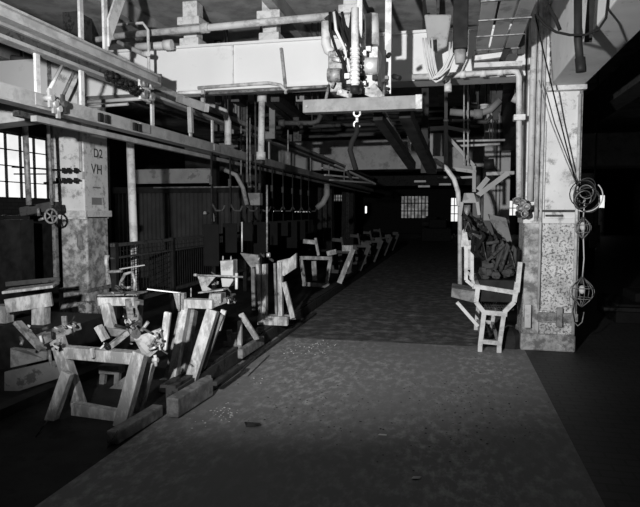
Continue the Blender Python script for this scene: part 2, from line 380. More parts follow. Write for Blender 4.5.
# hangers
hx = -3.45
for i,(px, lab) in enumerate(((38,'leftmost short hanger strap between the two rails'),(82,'second hanger strap between the rails'),(152,'third hanger strap, beside the dangling trolley'),(190,'fourth hanger strap between the rails'),(212,'fifth hanger strap, under the white girder'))):
    a = P(px,100,X=hx); t, s = one('hanger_strap', WHITE, 'white '+lab, 'hanger', 'straps tying the two rails')
    s.bev=.003; s.box(hx-.012,hx+.012,a.y-.03,a.y+.03,LZ,2.93); t.done()
for y in (11.0,12.6,14.4,16.6,19):
    t, s = one('hanger_strap', RAILM, 'small distant hanger strap between the two rails', 'hanger', 'distant straps tying the two rails')
    s.box(hx-.012,hx+.012,y-.03,y+.03,LZ,2.93); t.done()
for px, lab, w in ((82,'white ceiling strap holding the upper rail, left of the pair',.06),(106,'white ceiling strap holding the upper rail, with a slanting gusset',.07)):
    a = P(px,60,X=-3.42); t = T('ceiling_hanger', lab, 'hanger'); s = t.part('strap', WHITE); s.bev=.003; s.box(-3.435,-3.41,a.y-w/2,a.y+w/2,3.095,4.3)
    if px == 106: g = t.part('gusset', WHITE); g.prism([(-3.40,a.y+.0,3.25),(-3.40,a.y+.55,4.2),(-3.40,a.y+.38,4.2),(-3.40,a.y,3.52)], (.02,0,0))
    t.done()
t, s = one('brace_rod', PIPE, 'thin slanting white brace rod between the upper and lower rails', 'rod'); s.tube([P(62,66,X=-3.40),P(48,92,X=-3.40)], .016); t.done()
t, s = one('brace_rod', STEEL, 'grey slanting rod behind the rails, against the girder end', 'rod'); s.tube([P(76,68,Y=6.6),P(62,98,Y=6.6)], .02); t.done()
# transverse box beam at far left
t = T('box_beam', 'pale box beam meeting the lower rail at the far left', 'beam')
a = P(12,114,Y=5.2); b_ = P(60,108,Y=5.25); s = t.part('beam_body', RAILM); s.bev=.006; s.bar(a+(a-b_)*1.5, b_, .25, .21)
s = t.part('end_plate', DARK2); s.bar(b_, b_+Vector((.06,0,0)), .2,.14); t.done()
# dangling trolley and chain on rails
t = T('rail_trolley', 'small pale roller trolley clamped on the upper rail', 'trolley')
c = P(146,90,X=-3.32); s = t.part('bracket', WHITE); s.bev=.004; s.box(c.x-.03,c.x+.0,c.y-.12,c.y+.1,c.z-.12,c.z+.1)
for dy in (-.08,.07):
    for dz in (-.06,.06):
        w = t.part('roller', STEEL); w.tube([(c.x,c.y+dy,c.z+dz),(c.x+.05,c.y+dy,c.z+dz)], .045, 12)
t.done()
t = T('roller_chain', 'greasy black roller chain draped along the upper rail before the trolley', 'chain')
a = P(108,73,X=-3.33); b_ = P(140,90,X=-3.33)
for i in range(8):
    c = a.lerp(b_, i/7)+Vector((0,0,-.03+.02*math.sin(i*2))); s = t.part('link', DARK); s.ring(c, (1,0,0), .045, .014, 10, 5); s.tube([c+Vector((-.03,0,0)),c+Vector((.05,0,0))],.02,6)
t.done()
t = T('valve_cluster', 'clamps and fittings on the lower rail end at the far left', 'valve')
for px,py in ((49,98),(53,104),(57,109),(62,104)):
    c = P(px,py,X=-3.36); s = t.part('fitting', RAILM if px%2 else DARK2); s.tube([c+Vector((-.05,0,.0)),c+Vector((.04,0,0))],.028,8); s.box(c.x,c.x+.02,c.y-.02,c.y+.02,c.z-.08,c.z+.08)
t.done()
# cross arms from rail towards column
for i,(a,b_,r,m,lab) in enumerate((((88,102),(150,98),.022,RAILM,'upper pale cross arm reaching over to the trolley'),((88,107),(128,104),.018,RAILM,'lower pale cross arm below the trolley'),((178,93),(202,92),.02,PIPE,'short pale pipe crossing below the girder at the rail'))):
    t, s = one('cross_pipe', m, lab, 'pipe'); s.tube([P(*a,Y=6.3),P(*b_,Y=6.3)], r); t.done()
t = T('cross_bracket', 'pale channel bracket projecting under the girder near the rail end', 'bracket')
s = t.part('channel', RAILM); s.bev=.004; s.bar(P(178,98,Y=7.0),P(207,108,Y=6.5),.06,.09); s = t.part('drop_leg', RAILM); s.bar(P(190,107,Y=6.9),P(191,133,Y=6.9),.05,.06); s.bar(P(203,90,Y=6.9),P(203,103,Y=6.9),.04,.05); t.done()

# pipes near ceiling
def pipe(pts, r, m, lab, name='pipe', cat='pipe', flanges=(), group=None, n=10):
    t = T(name, lab, cat, group); s = t.part('pipe_run' if flanges else name, m); s.tube(pts, r, n)
    P_ = [Vector(p) for p in pts]
    if min(p.z for p in P_) > 1.9 and name == 'pipe' and min(p.y for p in P_) > 7.3:
        if not flanges: t.parts[0] = ('pipe_run',)+t.parts[0][1:]
        for u in (.25,.75):
            a = P_[0].lerp(P_[-1],u) if len(P_)==2 else P_[1 if u<.5 else -2]
            hr = t.part('hanger_rod', DARK2); hr.tube([a,Vector((a.x,a.y,4.3))],.008,5)
    for k in flanges:
        fl = t.part('coupling', m); a = Vector(pts[k]); d = (Vector(pts[min(k+1,len(pts)-1)])-Vector(pts[max(k-1,0)])).normalized()
        fl.tube([a-d*r*1.2,a+d*r*1.2], r*1.45, 12)
    t.done()
pipe([P(115,36,Y=6.9),P(205,28,Y=6.9),P(275,21,Y=6.9),P(330,16,Y=6.9)], .042, PIPE, 'long white pipe crossing above the girder at the top', flanges=(1,))
pipe([P(60,45,Y=8),P(128,35,Y=8)], .04, PIPE, 'pale pipe end behind the ceiling strap at top left')
pipe([P(130,47,Y=7.0),P(168,45,Y=7.0)], .045, PIPE, 'short capped pipe just above the girder', flanges=(1,))
pipe([P(118,42,Y=6.8),P(143,54,Y=6.8),P(148,54,Y=6.6)], .03, PIPE, 'small slanting pipe behind the companion rail')
pipe([P(115,25,Y=6.7),P(143,23,Y=6.7),P(148,30,Y=6.7),P(149,76,Y=6.7)], .018, PIPE, 'thin bent conduit dropping in front of the girder, with knots below')
pipe([P(198,88,Y=7.185),P(240,85,Y=7.185),P(268,83,Y=7.185),P(280,85,Y=7.185),P(287,91,Y=7.185)], .022, PIPE, 'bent pale conduit along the lower edge of the girder')
pipe([P(200,94,Y=7.19),P(285,89,Y=7.19),P(330,86,Y=7.19)], .018, STEEL, 'thin grey pipe under the bottom edge of the girder')
pipe([P(262,98,Y=7.9),P(261,156,Y=7.9)], .045, PIPE, 'plain white vertical pipe dropping from the girder to the rail', flanges=(0,1))
pipe([P(208,105,Y=8.2),P(225,112,Y=8.2),P(228,122,Y=8.2),P(228,145,Y=8.2)], .05, PIPE, 'bent grey white pipe left of the vertical pipe')
pipe([P(130,140,Y=7.5),P(134,246,Y=7.45),P(135,300,Y=7.4)], .055, WHITE, 'tall leaning white post behind the lower rail', 'post', 'post')
for i,(px,y0,y1) in enumerate(((241,100,180),(247,100,182),(250,118,182),(288,130,165))):
    pipe([P(px,y0,Y=9.5),P(px,y1,Y=9.5)], .012, STEEL, 'thin vertical rod hanging behind the rails', 'rod', 'rod', group='thin rods behind the rails')
pipe([P(282,123,Y=8.5),P(312,123,Y=8.5),P(318,121,Y=8.5),P(321,115,Y=8.5)], .035, DARK2, 'dark elbow pipe left of the spreader beam, open end facing out', flanges=(0,))
for i,(y,yy,m) in enumerate(((126,12,DARK2),(131,12.4,DARK),(136,12,DARK2),(119,13,DARK),(113,12.6,DARK2))):
    pipe([P(215,y+4,Y=yy),P(320,y,Y=yy),P(480,y-6,Y=yy)], .04+.01*(i%2), m, ['dark pipe crossing the second bay, second from bottom','black pipe crossing the second bay, in the middle','lowest dark pipe crossing the second bay, just above the grey girder','black pipe crossing the second bay near its top','topmost dark pipe crossing the second bay'][i])
# slanting ducts in second bay (dim longitudinal channels)
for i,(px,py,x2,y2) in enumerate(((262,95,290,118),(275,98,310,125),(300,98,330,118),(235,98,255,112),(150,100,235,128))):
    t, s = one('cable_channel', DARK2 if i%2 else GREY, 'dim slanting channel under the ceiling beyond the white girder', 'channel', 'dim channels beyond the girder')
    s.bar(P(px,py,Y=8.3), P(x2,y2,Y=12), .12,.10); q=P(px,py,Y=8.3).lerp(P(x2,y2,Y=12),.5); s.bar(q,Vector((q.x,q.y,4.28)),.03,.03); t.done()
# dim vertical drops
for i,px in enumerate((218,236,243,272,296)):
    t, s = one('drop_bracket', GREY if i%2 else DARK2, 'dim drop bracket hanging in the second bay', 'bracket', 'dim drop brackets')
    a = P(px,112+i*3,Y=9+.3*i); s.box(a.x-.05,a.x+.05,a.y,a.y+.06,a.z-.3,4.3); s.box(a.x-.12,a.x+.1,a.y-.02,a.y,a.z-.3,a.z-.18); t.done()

# ------------------------------------------------------------------ hoist in the middle
HY = 5.6
t = T('hoist', 'cluttered air hoist and valve machine hanging above the spreader beam', 'hoist')
def hb(part, px0,py0,px1,py1,y0,y1):
    a = P(px0,py1,Y=y0); b_ = P(px1,py0,Y=y0); part.box(a.x,b_.x,y0,y1,a.z,b_.z)
s = t.part('left_housing', STEEL); s.bev=.01; hb(s,328,50,342,92,5.5,5.75)
s = t.part('right_housing', PIPE); s.bev=.01; hb(s,362,46,378,88,5.5,5.8)
s = t.part('motor_drum', CHROME); s.tube([P(363,66,Y=5.45),P(378,66,Y=5.45)], .075, 16)
s = t.part('motor_drum', STEEL); s.tube([P(328,75,Y=5.42),P(341,75,Y=5.42)], .06, 16)
s = t.part('centre_cylinder', WHITE, label='white ribbed cylinder in the centre'); s.tube([P(355,8,Y=5.2),P(355,86,Y=5.2)], .033, 14)
r_ = t.part('cylinder_ribs', WHITE)
for i in range(9): c = P(355,48+i*4.2,Y=5.2); r_.tube([c,c+Vector((0,0,-.02))], .043, 14)
e = t.part('end_cap', DARK); e.tube([P(355,86,Y=5.2),P(355,93,Y=5.2)], .042, 12)
s = t.part('support_post', WHITE); s.box(*[v for v in (P(357,50,Y=5.9).x,P(362,50,Y=5.9).x)],5.9,5.95,3.0,4.3)
s = t.part('support_post', PIPE); s.tube([P(372,15,Y=5.85),P(372,46,Y=5.85)], .07, 12)
s = t.part('support_post', WHITE); a = P(388,50,Y=5.9).x; s.box(a-.03,a+.03,5.9,5.95,2.75,4.3)
s = t.part('inlet_pipe', PIPE); s.tube([P(326,22,Y=5.6),P(326,44,Y=5.6),P(328,50,Y=5.6),P(333,53,Y=5.6)], .045, 12)
for i in range(46):
    px = random.uniform(328,394) if i<30 else random.uniform(340,366); py = random.uniform(48,94); c = P(px,py,Y=5.4+random.uniform(0,.15)); q = random.uniform(.008,.024)
    s = t.part('fitting', random.choice([CHROME,WHITE,DARK,DARK,STEEL])); 
    if i%3: s.tube([c,c+Vector((random.uniform(-.03,.09),-.05,random.uniform(-.04,.04)))], q, 8)
    else: s.bev=.003; s.box(c.x-q,c.x+q,c.y-.05,c.y,c.z-q,c.z+q)
for i,(a,b_) in enumerate((((338,92),(352,96)),((362,90),(378,97)),((372,86),(382,98)))):
    s = t.part('mount_bracket', STEEL); s.bar(P(*a,Y=5.45),P(*b_,Y=5.45),.06,.06)
for i,(x0_,x1_,sg) in enumerate(((342,352,1),(346,355,1),(336,349,1),(330,345,-1),(350,345,1))):
    s = t.part('air_hose', RUB if i!=2 else HOSEW); s.tube([P(x0_-6+i*2,12,Y=5.3),P(x0_,30,Y=5.3),P((x0_+x1_)/2+2*sg,48,Y=5.33),P(x1_,66,Y=5.36),P(x1_+3,80,Y=5.4)], .014, 6)
t.done()
t, s = one('flat_plate', DARK, 'slanting dark plate behind the hoist hoses at the top', 'plate'); s.bar(P(330,14,Y=5.75),P(352,46,Y=5.75),.02,.14,(1,0,0)); t.done()
t = T('spreader_beam', 'long pale horizontal spreader beam hanging below the hoist', 'beam')
a = P(304,107.5,Y=5.35); b_ = P(422,104,Y=5.35); zc = (a.z+b_.z)/2
s = t.part('beam_body', SHEETL); s.bev=.004; s.box(a.x,b_.x,5.3,5.42,a.z-.055,a.z+.06)
s = t.part('end_ferrule', STEEL); s.bev=.003; s.box(b_.x-.055,b_.x+.004,5.293,5.427,a.z-.06,a.z+.065)
s = t.part('bolt', STEEL); s.tube([(a.x+.04,5.3,a.z),(a.x+.04,5.285,a.z)], .012)
for x in (a.x+.42,a.x+.72,a.x+.2):
    s = t.part('hanger_rod', STEEL); s.tube([(x,5.36,a.z+.06),(x,5.5,a.z+.22)], .014)
t.done()
t = T('hook', 'bright steel swivel hook hanging under the spreader beam', 'hook')
c = P(357,117,Y=5.36); s = t.part('eye', CHROME); s.ring(c+Vector((0,0,.035)), (0,1,0), .03,.010,14,6)
s = t.part('shank', CHROME); s.tube([c+Vector((0,0,.0)),c+Vector((0,0,-.04))], .014,8)
s = t.part('hook_curve', CHROME); s.ring(c+Vector((0,0,-.065)), (0,1,0), .028,.010,12,6,.4,5.2); t.done()
pipe([P(357,124,Y=5.36),P(357,132,Y=5.36),P(352,142,Y=5.36),P(350,150,Y=5.36),P(353,160,Y=5.36),P(356,170,Y=5.36)], .024, RUB, 'black kinked cable hanging from the hook', 'cable', 'cable')

# dark slanting arms to the right of hook
for a,b_,w,lab in (((378,116),(412,166),.09,'left dark slanting arm below the spreader beam'),((384,112),(409,156),.03,'grey slanting bar on the left dark arm'),((405,113),(432,170),.11,'right dark slanting arm below the spreader beam'),):
    t, s = one('diagonal_beam', GREY if w<.05 else DARK, lab, 'beam'); s.bar(P(*a,Y=5.9),P(*b_,Y=7.5),w,w); t.done()
t, s = one('hanging_post', DARK, 'dark vertical post behind the slanting arms', 'post'); s.box(*[P(421,150,Y=7.8).x,P(428,150,Y=7.8).x],7.8,7.9,2.1,4.3); t.done()
t, s = one('light_sliver', WHITE, 'narrow pale pointed plate between the slanting arms', 'plate'); s.prism([P(407,135,Y=7.4),P(411,143,Y=7.4),P(411,156,Y=7.4),P(408,148,Y=7.4)], (0,.02,0)); t.done()

# hoses right of the hoist
t = T('hose_bundle', 'looped pale air hoses hanging in front of the girder', 'hose')
for i in range(4):
    x = 420+i*3; s = t.part('hose_loop', HOSEW); pts = []
    for k in range(9):
        u = k/8; pts.append(P(lerp(x+3,x+36-i*3,u)-7*math.sin(u*3.14)*(1-u), 38+44*math.sin(min(1,u*1.15)*math.pi*.85)-(6 if u>.9 else 0), Y=6.5+.05*i))
    s.tube(pts, .012, 6)
for i in range(3):
    s = t.part('hose_curve', HOSEW); s.tube([P(456-i*3,42,Y=6.4),P(455-i*3,55,Y=6.4),P(449-i*3,68,Y=6.4),P(440-i*2,76,Y=6.4),P(432,79,Y=6.4)], .011, 6)
t.done()
t = T('hanging_bag', 'dim grey sheet cover hanging above the hose loops', 'cover')
s = t.part('cover_hanger', DARK2); q=P(438,14,Y=6.94); s.bar(q,Vector((q.x,6.94,4.3)),.03,.03); s = t.part('cover', GREYL)
s.prism([P(424,14,Y=6.9),P(452,14,Y=6.9),P(447,46,Y=6.9),P(436,52,Y=6.9),P(428,44,Y=6.9)], (0,.08,0)); s.bev=.02; t.done()
t = T('hanging_duct', 'black duct hanging from the ceiling beside the hose loops', 'duct')
s = t.part('duct_body', DARK); s.bev=.01; a=P(453,30,Y=6.2); b_=P(468,30,Y=6.2); s.box(a.x,b_.x,6.1,6.3,3.2,4.3)
s = t.part('duct_nozzle', GREYL); s.tube([((a.x+b_.x)/2,6.2,3.2),((a.x+b_.x)/2,6.2,3.07)], .06, 12, .045); t.done()
# ribbed lighting panels
t = T('ribbed_panel', 'ribbed grey overhead panel of long boards right of the hoses', 'panel')
xs = (.26,.40,.42,.55,.585,.66)
for i in range(3):
    s = t.part('board', GREYL); s.box(.20+.15*i,.325+.15*i,4.2,6.85,3.30,3.33)
for y in (4.6,5.1,5.6,6.1,6.6): s = t.part('strap', STEEL); s.box(.19,.64,y,y+.015,3.292,3.30)
s = t.part('hanger', DARK2)
s.box(.25,.27,5.4,5.42,3.33,4.3)
s = t.part('hanger', DARK2); s.box(.58,.60,5.4,5.42,3.33,4.3)
t.done()
t = T('end_channel', 'two pale channels crossing below the end of the ribbed panel', 'channel')
s = t.part('channel', WHITE); s.bar(P(472,59,Y=6.75),P(503,55,Y=6.75),.06,.05); s = t.part('hanger',DARK2); q=P(480,58,Y=6.75); s.bar(q,Vector((q.x,q.y,4.3)),.02,.02); s = t.part('channel', PIPE); s.bar(P(474,66,Y=6.7),P(522,64,Y=6.7),.08,.05); t.done()
t = T('slanting_duct', 'black slanting duct between ribbed panel and right column', 'duct'); s = t.part('slanting_duct', DARK); s.prism([P(517,14,Y=6.6),P(531,14,Y=6.6),P(504,60,Y=6.6),P(500,58,Y=6.6)], (0,.2,0)); t.done()
t, s = one('hanging_strip', DARK2, 'dark vertical strip hanging in front of the right column top', 'strip'); s.box(P(518,40,Y=6.7).x,P(525,40,Y=6.7).x,6.7,6.74,P(520,54,Y=6.7).z,4.3); t.done()
t = T('water_pipe', 'jointed pale pipe crossing below the girder then down beside the right column', 'pipe')
s = t.part('pipe_run', PIPE)
pts = [P(412,77,Y=7.0),P(440,76,Y=7.0),P(470,74,Y=7.0),P(512,71,Y=7.0),P(517,72,Y=7.0),P(519,77,Y=7.0),P(519,120,Y=7.0),P(519,205,Y=7.0)]
s.tube(pts, .032, 10)
for k in ((432,76.5),(463,74.5),(483,73.4),(500,72),):
    c = P(*k,Y=7.0); s = t.part('coupling', WHITE); s.tube([c-Vector((.03,0,0)),c+Vector((.03,0,0))], .042, 10)
c = P(519,118,Y=7.0); s = t.part('clamp', WHITE); s.box(c.x-.06,c.x+.06,6.93,7.05,c.z-.03,c.z+.03)
t.done()
t = T('valve_cluster', 'dark brass valve cluster at the foot of the pipe on the right column', 'valve')
for px,py in ((516,201),(522,203),(520,209),(526,207),(519,214),(524,214)):
    c = P(px,py,Y=6.95); s = t.part('valve', DARK if px%2 else STEEL); s.tube([c+Vector((-.03,0,0)),c+Vector((.04,-.03,.01))], .032,9); s.ring(c+Vector((0,-.06,0)),(0,1,0),.035,.008,12,5)
t.done()
t = T('pipe_fitting', 'white bulb fitting hanging below the hoses at the girder edge', 'fitting'); s = t.part('fitting_body', WHITE); s.tube([P(448,78,Y=6.9),P(448,84,Y=6.9)], .03,10); s.tube([P(448,84,Y=6.9),P(448,92,Y=6.9)], .042,10); t.done()

# dim equipment of the second bay on the right
pipe([P(450,112,Y=9),P(478,114,Y=9),P(490,110,Y=9),P(500,100,Y=9)], .05, GREY, 'grey bent pipe in the second bay left of the water pipe', flanges=(1,))
pipe([P(452,121,Y=9.2),P(486,122,Y=9.2),P(492,116,Y=9.2)], .03, DARK2, 'darker bent pipe just under the grey bent pipe')
pipe([P(455,141,Y=9.5),P(505,140,Y=9.5)], .018, PIPE, 'upper thin pale pipe left of the far grey column')
pipe([P(458,146,Y=9.5),P(500,144,Y=9.5)], .02, PIPE, 'lower thin pale pipe left of the far grey column')
t = T('oil_can', 'small pale lidded can on the bent pipes in the second bay', 'can'); c=P(484,106,Y=9.2); s=t.part('can_body',PIPE); s.tube([c,c+Vector((0,0,-.12))],.06,12,.05); s=t.part('lid',WHITE); s.tube([c,c+Vector((0,0,.02))],.07,12); t.done()
for px in (464,468): pipe([P(px,82,Y=8.8),P(px,165,Y=8.8)], .01, PIPE, 'thin pale vertical conduit in the second bay', 'conduit','conduit',group='thin conduits in the second bay')
pipe([P(513,97,Y=9.0),P(520,100,Y=9.0)], .07, PIPE, 'stub of fat pale pipe beside the water pipe')
for i,(a,b_) in enumerate((((492,82),(496,120)),((478,85),(474,104)),((500,85),(498,112)))):
    t, s = one('drop_bracket', DARK2, 'dim hanging bracket behind the water pipe', 'bracket', 'dim brackets behind the water pipe'); s.bar(P(*a,Y=9.1),P(*b_,Y=9.1),.08,.06); q=P(*a,Y=9.1); s.bar(q,Vector((q.x,9.1,4.3)),.03,.03); t.done()
t = T('gantry_frame', 'grey gantry frame with gusset and side panels beyond the slanting arms', 'frame')
YG = 9.0
for a,b_,w in (((446,120),(446,170),.06),((430,129),(446,128),.06),((446,168),(476,172),.05),((474,166),(474,192),.05),((447,136),(474,166),.045),((446,127),(470,132),.05),((454,178),(474,177),.03)):
    s = t.part('frame_bar', GREYL); s.bar(P(*a,Y=YG),P(*b_,Y=YG),w,w)
s = t.part('side_panel', GREY); s.prism([P(430,133,Y=YG+.05),P(444,133,Y=YG+.05),P(444,156,Y=YG+.05),P(430,156,Y=YG+.05)], (0,.03,0))
s = t.part('side_panel', GREY); s.prism([P(447,148,Y=YG+.05),P(456,146,Y=YG+.05),P(472,166,Y=YG+.05),P(472,170,Y=YG+.05),P(447,170,Y=YG+.05)], (0,.03,0)); 
s = t.part('hanger_bar', DARK2); s.bar(P(446,125,Y=YG),P(446,60,Y=YG),.05,.05); t.done()
pipe([P(428,158,Y=8.2),P(436,161,Y=8.2),P(446,168,Y=8.2),P(454,179,Y=8.2),P(458,192,Y=8.2),P(459,206,Y=8.2)], .032, WHITE, 'curved white guide pipe arching down at the end of the aisle', 'curved_guide','guide')
t = T('chute', 'small pale hooded chute on top of the loaded rack', 'chute')
s = t.part('hood', GREYL); s.bev=.006; s.add([P(462,203,Y=8.0),P(477,203,Y=8.0),P(477,203,Y=8.4),P(462,203,Y=8.4),P(464,193,Y=8.0),P(474,193,Y=8.0),P(474,193,Y=8.4),P(464,193,Y=8.4)], [(3,2,1,0),(4,5,6,7),(0,1,5,4),(1,2,6,5),(2,3,7,6),(3,0,4,7)])
for a,b_ in (((462,202),(460,215)),((477,202),(479,215))): s = t.part('leg', GREYL); s.bar(P(*a,Y=8.0),P(*b_,Y=8.0),.04,.04)
s = t.part('inlet', STEEL); s.tube([P(467,205,Y=8.1),P(467,219,Y=8.1)], .05,10); t.done()
for a,b_,lab in (((477,196),(508,173),'long diagonal grey brace in front of the far column'),((478,190),(488,178),'short diagonal brace above the hooded chute')):
    t, s = one('diagonal_brace', GREYL, lab, 'brace'); s.bar(P(*a,Y=8.6),P(*b_,Y=8.6),.06,.07); t.done()
t, s = one('shelf_bracket', STEEL, 'grey shelf bracket across the far grey column', 'bracket'); s.bar(P(486,174,Y=9.5),P(514,173,Y=9.5),.1,.05); t.done()
t = T('electric_motor', 'small black motor mounted on the bracket before the far column', 'motor'); s=t.part('motor_body',DARK); s.tube([P(484,165,Y=9.2),P(494,164,Y=9.2)],.08,12); s=t.part('shaft',STEEL); s.tube([P(469,165,Y=9.2),P(484,165,Y=9.2)],.03,8); t.done()
t, s = one('curled_paper', WHITE, 'pale crumpled bit under the gantry panel', 'paper'); c=P(468,163,Y=9.12); s.blob(c,.05,.03,.05); t.done()
# fuselage-like stacked trays in aisle end (faint steps)
for i,(px,py) in enumerate(((440,170),(443,177),(445,184),(420,181),(424,186))):
    t, s = one('angle_strip', GREY, 'faint short grey strip under the curved guide', 'strip', 'faint strips at the aisle end'); a=P(px,py,Y=9.5); s.box(a.x-.09,a.x+.09,9.5,9.53,a.z-.02,a.z+.01); t.done()
# ladder trays far
for i,(a,b_) in enumerate((((322,168),(350,172)),((325,175),(358,178)),((335,165),(375,184)),((346,170),(352,180)),((330,180),(372,183)))):
    t, s = one('cable_tray', GREYL if i<2 else GREY, 'light slanting tray bar beyond the rails, in the distance', 'tray', 'distant tray bars'); s.bar(P(*a,Y=11),P(*b_,Y=12),.05,.03); t.done()

# ------------------------------------------------------------------ right column hangings
pipe([P(535,14,Y=6.4),P(543,50,Y=6.6),P(560,120,Y=6.9),P(574,176,Y=7.0),P(578,186,Y=7.0)], .008, RUB, 'thin black cable slanting across the right column', 'cable', 'cable', n=6)
pipe([P(539,80,Y=6.9),P(551,122,Y=6.95),P(566,160,Y=7.0),P(577,186,Y=7.0)], .006, STEEL, 'thin grey rope slanting across the right column beside the black cable', 'rope', 'rope', n=6)
t = T('rope_coil', 'tangled coil of pale wire rope hung on the side of the right column', 'coil')
for i in range(9):
    c = P(584+random.uniform(-3,4), 192+random.uniform(-6,8), Y=7.0+random.uniform(-.03,.03)); s = t.part('loop', random.choice([DARK2,STEEL,DARK,RUB])); s.ring(c,(random.uniform(-.6,.6),1,random.uniform(-.5,.5)),random.uniform(.07,.15),.006,18,5)
s = t.part('loop', HOSEW); c=P(586,196,Y=7.0); s.ring(c,(0,1,0),.17,.007,22,5,-.8,2)
t.done()
def cage(px, py, R, H, lab, n=8, tail=0):
    t = T('cage_lamp', lab, 'lamp'); c = P(px,py,Y=7.05)
    s = t.part('wire_cage', STEEL)
    for k in range(n):
        an = 2*math.pi*k/n; pts=[c+Vector((R*math.sin(u*math.pi)*math.cos(an), R*math.sin(u*math.pi)*math.sin(an), H*(.5-u))) for u in [j/10 for j in range(11)]]; s.tube(pts,.004,5)
    for z in (-.2,.15): s.ring(c+Vector((0,0,H*z)),(0,0,1),R*math.sin((.5-z)*math.pi),.004,16,5)
    s = t.part('lamp_socket', DARK2); s.tube([c+Vector((0,0,H*.5)),c+Vector((0,0,H*.28))],.025,10)
    s = t.part('bulb', WHITE); s.blob(c+Vector((0,0,H*.08)),.035,.035,.05,10,8,0)
    s = t.part('cord', HOSEW); s.tube([c+Vector((0,0,H*.5)),c+Vector((.01,0,H*.5+.2)),c+Vector((-.01,0,H*.5+tail))],.007,5); t.done()
cage(582, 292, .13, .34, 'round wire cage lamp hanging low on its cord beside the right column', tail=.55)
cage(583, 228, .085, .24, 'slim wire cage lamp just below the coil on the right column', tail=.15)
pipe([P(578+6*math.cos(k),312+14*math.sin(k),Y=7.0+.02*k) for k in (0,.8,1.6,2.4,3.2,4,4.8,5.6)], .006, STEEL, 'loose wire loop below the low cage lamp', 'wire_loop','wire', n=5)
# dark hanging tube with thicker end + cable loop near beam, upper right
t = T('dark_pendant', 'dark tube with thicker end hanging under the beam at upper right', 'conduit'); s=t.part('pendant_tube',DARK); s.tube([P(578,-20,Y=4.6),P(578,40,Y=4.6),P(580,62,Y=4.6)],.028,12); s=t.part('end_bulb',DARK); s.tube([P(580,58,Y=4.6),P(581,68,Y=4.6),P(581,72,Y=4.6)],.036,12); t.done()
pipe([P(536,14,Y=4.5),P(545,25,Y=4.5),P(556,32,Y=4.5),P(570,35,Y=4.5),P(585,35,Y=4.5),P(598,30,Y=4.5),P(606,18,Y=4.5),P(608,0,Y=4.5)], .009, RUB, 'black cable drooping in a loop before the beam at upper right','cable','cable')
pipe([P(548,5,Y=4.6),P(556,20,Y=4.6),P(560,30,Y=4.6)], .013, RUB, 'short black lead joining the drooping cable','cable','cable')
t, s = one('beam_hanger', DARK, 'dark strap hanging beside the dark hanging tube at upper right', 'hanger'); s.bar(P(592,-10,Y=4.8),P(588,42,Y=4.8),.05,.02); t.done()
t, s = one('ceiling_beam', DARK2, 'dark beam in the unlit aisle right of the right column', 'beam'); s.box(2.2,2.5,3,18.9,3.2,3.6); t.done()
t, s = one('sign_board', DARK2, 'dim grey board on the column side in the dark right aisle', 'board'); a=P(590,225,Y=9); b_=P(600,248,Y=9); s.box(a.x,b_.x,9,9.04,b_.z,a.z); s.bar((a.x+.05,9.02,a.z),(a.x+.05,9.02,4.25),.02,.02); t.done()
t = T('machine', 'low dark machine standing in the unlit right aisle', 'machine'); s=t.part('bed',RUB); s.bev=.02; s.box(2.3,3.8,9.2,10.4,0,.28); s=t.part('head',RUB); s.bev=.03; s.box(2.6,3.2,9.4,10.1,.28,.42); s=t.part('spindle',DARK2); s.tube([(3.2,9.7,.36),(3.4,9.7,.36)],.04,12); s=t.part('tray',DARK); s.box(2.1,3.9,9.05,9.2,.20,.25); t.done()

# ------------------------------------------------------------------ loaded rack by right column
def P3(px,py,Y): return P(px,py,Y=Y)
t = T('parts_rack', 'bent white angle iron rack standing left of the right column', 'rack')
fr = 7.0; bk = 8.3
def frame(Y, sc=0, nm='end_frame'):
    s = t.part(nm, WHITE); w=.05
    segs = [((478,286),(476,302)),((476,302),(484,312)),((484,312),(480,346)),((517,282),(514,302)),((514,302),(504,312)),((504,312),(499,347)),
            ((474,286),(518,293)),((483,312),(507,314)),((480,341),(500,343)),((517,292),(520,262))]
    for a,b_ in segs:
        A=P(*a,Y=fr); B=P(*b_,Y=fr); off=Vector((0,Y-fr,0)); s.bar(A+off,B+off,w,w,(0,1,0))
    for a in ((480,346),(499,347)):
        A=P(*a,Y=fr)+Vector((0,Y-fr,0)); s.bar(A,Vector((A.x,A.y,.0)),w,w,(0,1,0))
    s = t.part('end_post', WHITE)
    for a,b_ in (((466,247),(466,280)),((466,280),(476,288)),((472,247),(472,280)),((464,247),(474,247)),((474,286),(474,291))):
        A=P(*a,Y=fr+.25)+Vector((0,Y-fr,0)); B=P(*b_,Y=fr+.25)+Vector((0,Y-fr,0)); s.bar(A,B,.04,.04,(0,1,0))
frame(fr); frame(bk)
s = t.part('side_rail', WHITE)
for px,py in ((476,302),(478,286),(516,292),(482,340),(499,343)):
    A=P(px,py,Y=fr); s.bar(A,A+Vector((0,bk-fr,0)),.035,.035)
s = t.part('wire_mesh', DARK2)
A=P(480,290,Y=fr); B=P(514,310,Y=fr)
for i in range(14):
    x=lerp(A.x,B.x,i/13); s.tube([(x,fr+.02,B.z),(x,bk,B.z)],.005,4)
for i in range(10):
    y=lerp(fr,bk,i/9); s.tube([(A.x,y,B.z),(B.x,y,B.z)],.005,4)
t.done()
t = T('side_shelf', 'grey plank shelf with diagonal strut on the aisle side of the rack', 'shelf')
a=P(451,290,Y=6.95); s=t.part('plank', WOODG); s.bev=.006; s.prism([P(452,288,Y=7.0),P(478,292,Y=7.0),P(478,304,Y=7.0),P(451,297,Y=7.0)],(0,.5,0))
s=t.part('strut', WHITE); s.bar(P(457,302,Y=6.97),P(478,326,Y=6.97),.04,.04,(0,1,0))
t.done()
pipe([P(460,205,Y=8.3),P(460,290,Y=8.3)], .03, PIPE, 'slim pale upright behind the rack at the aisle end','upright','post')
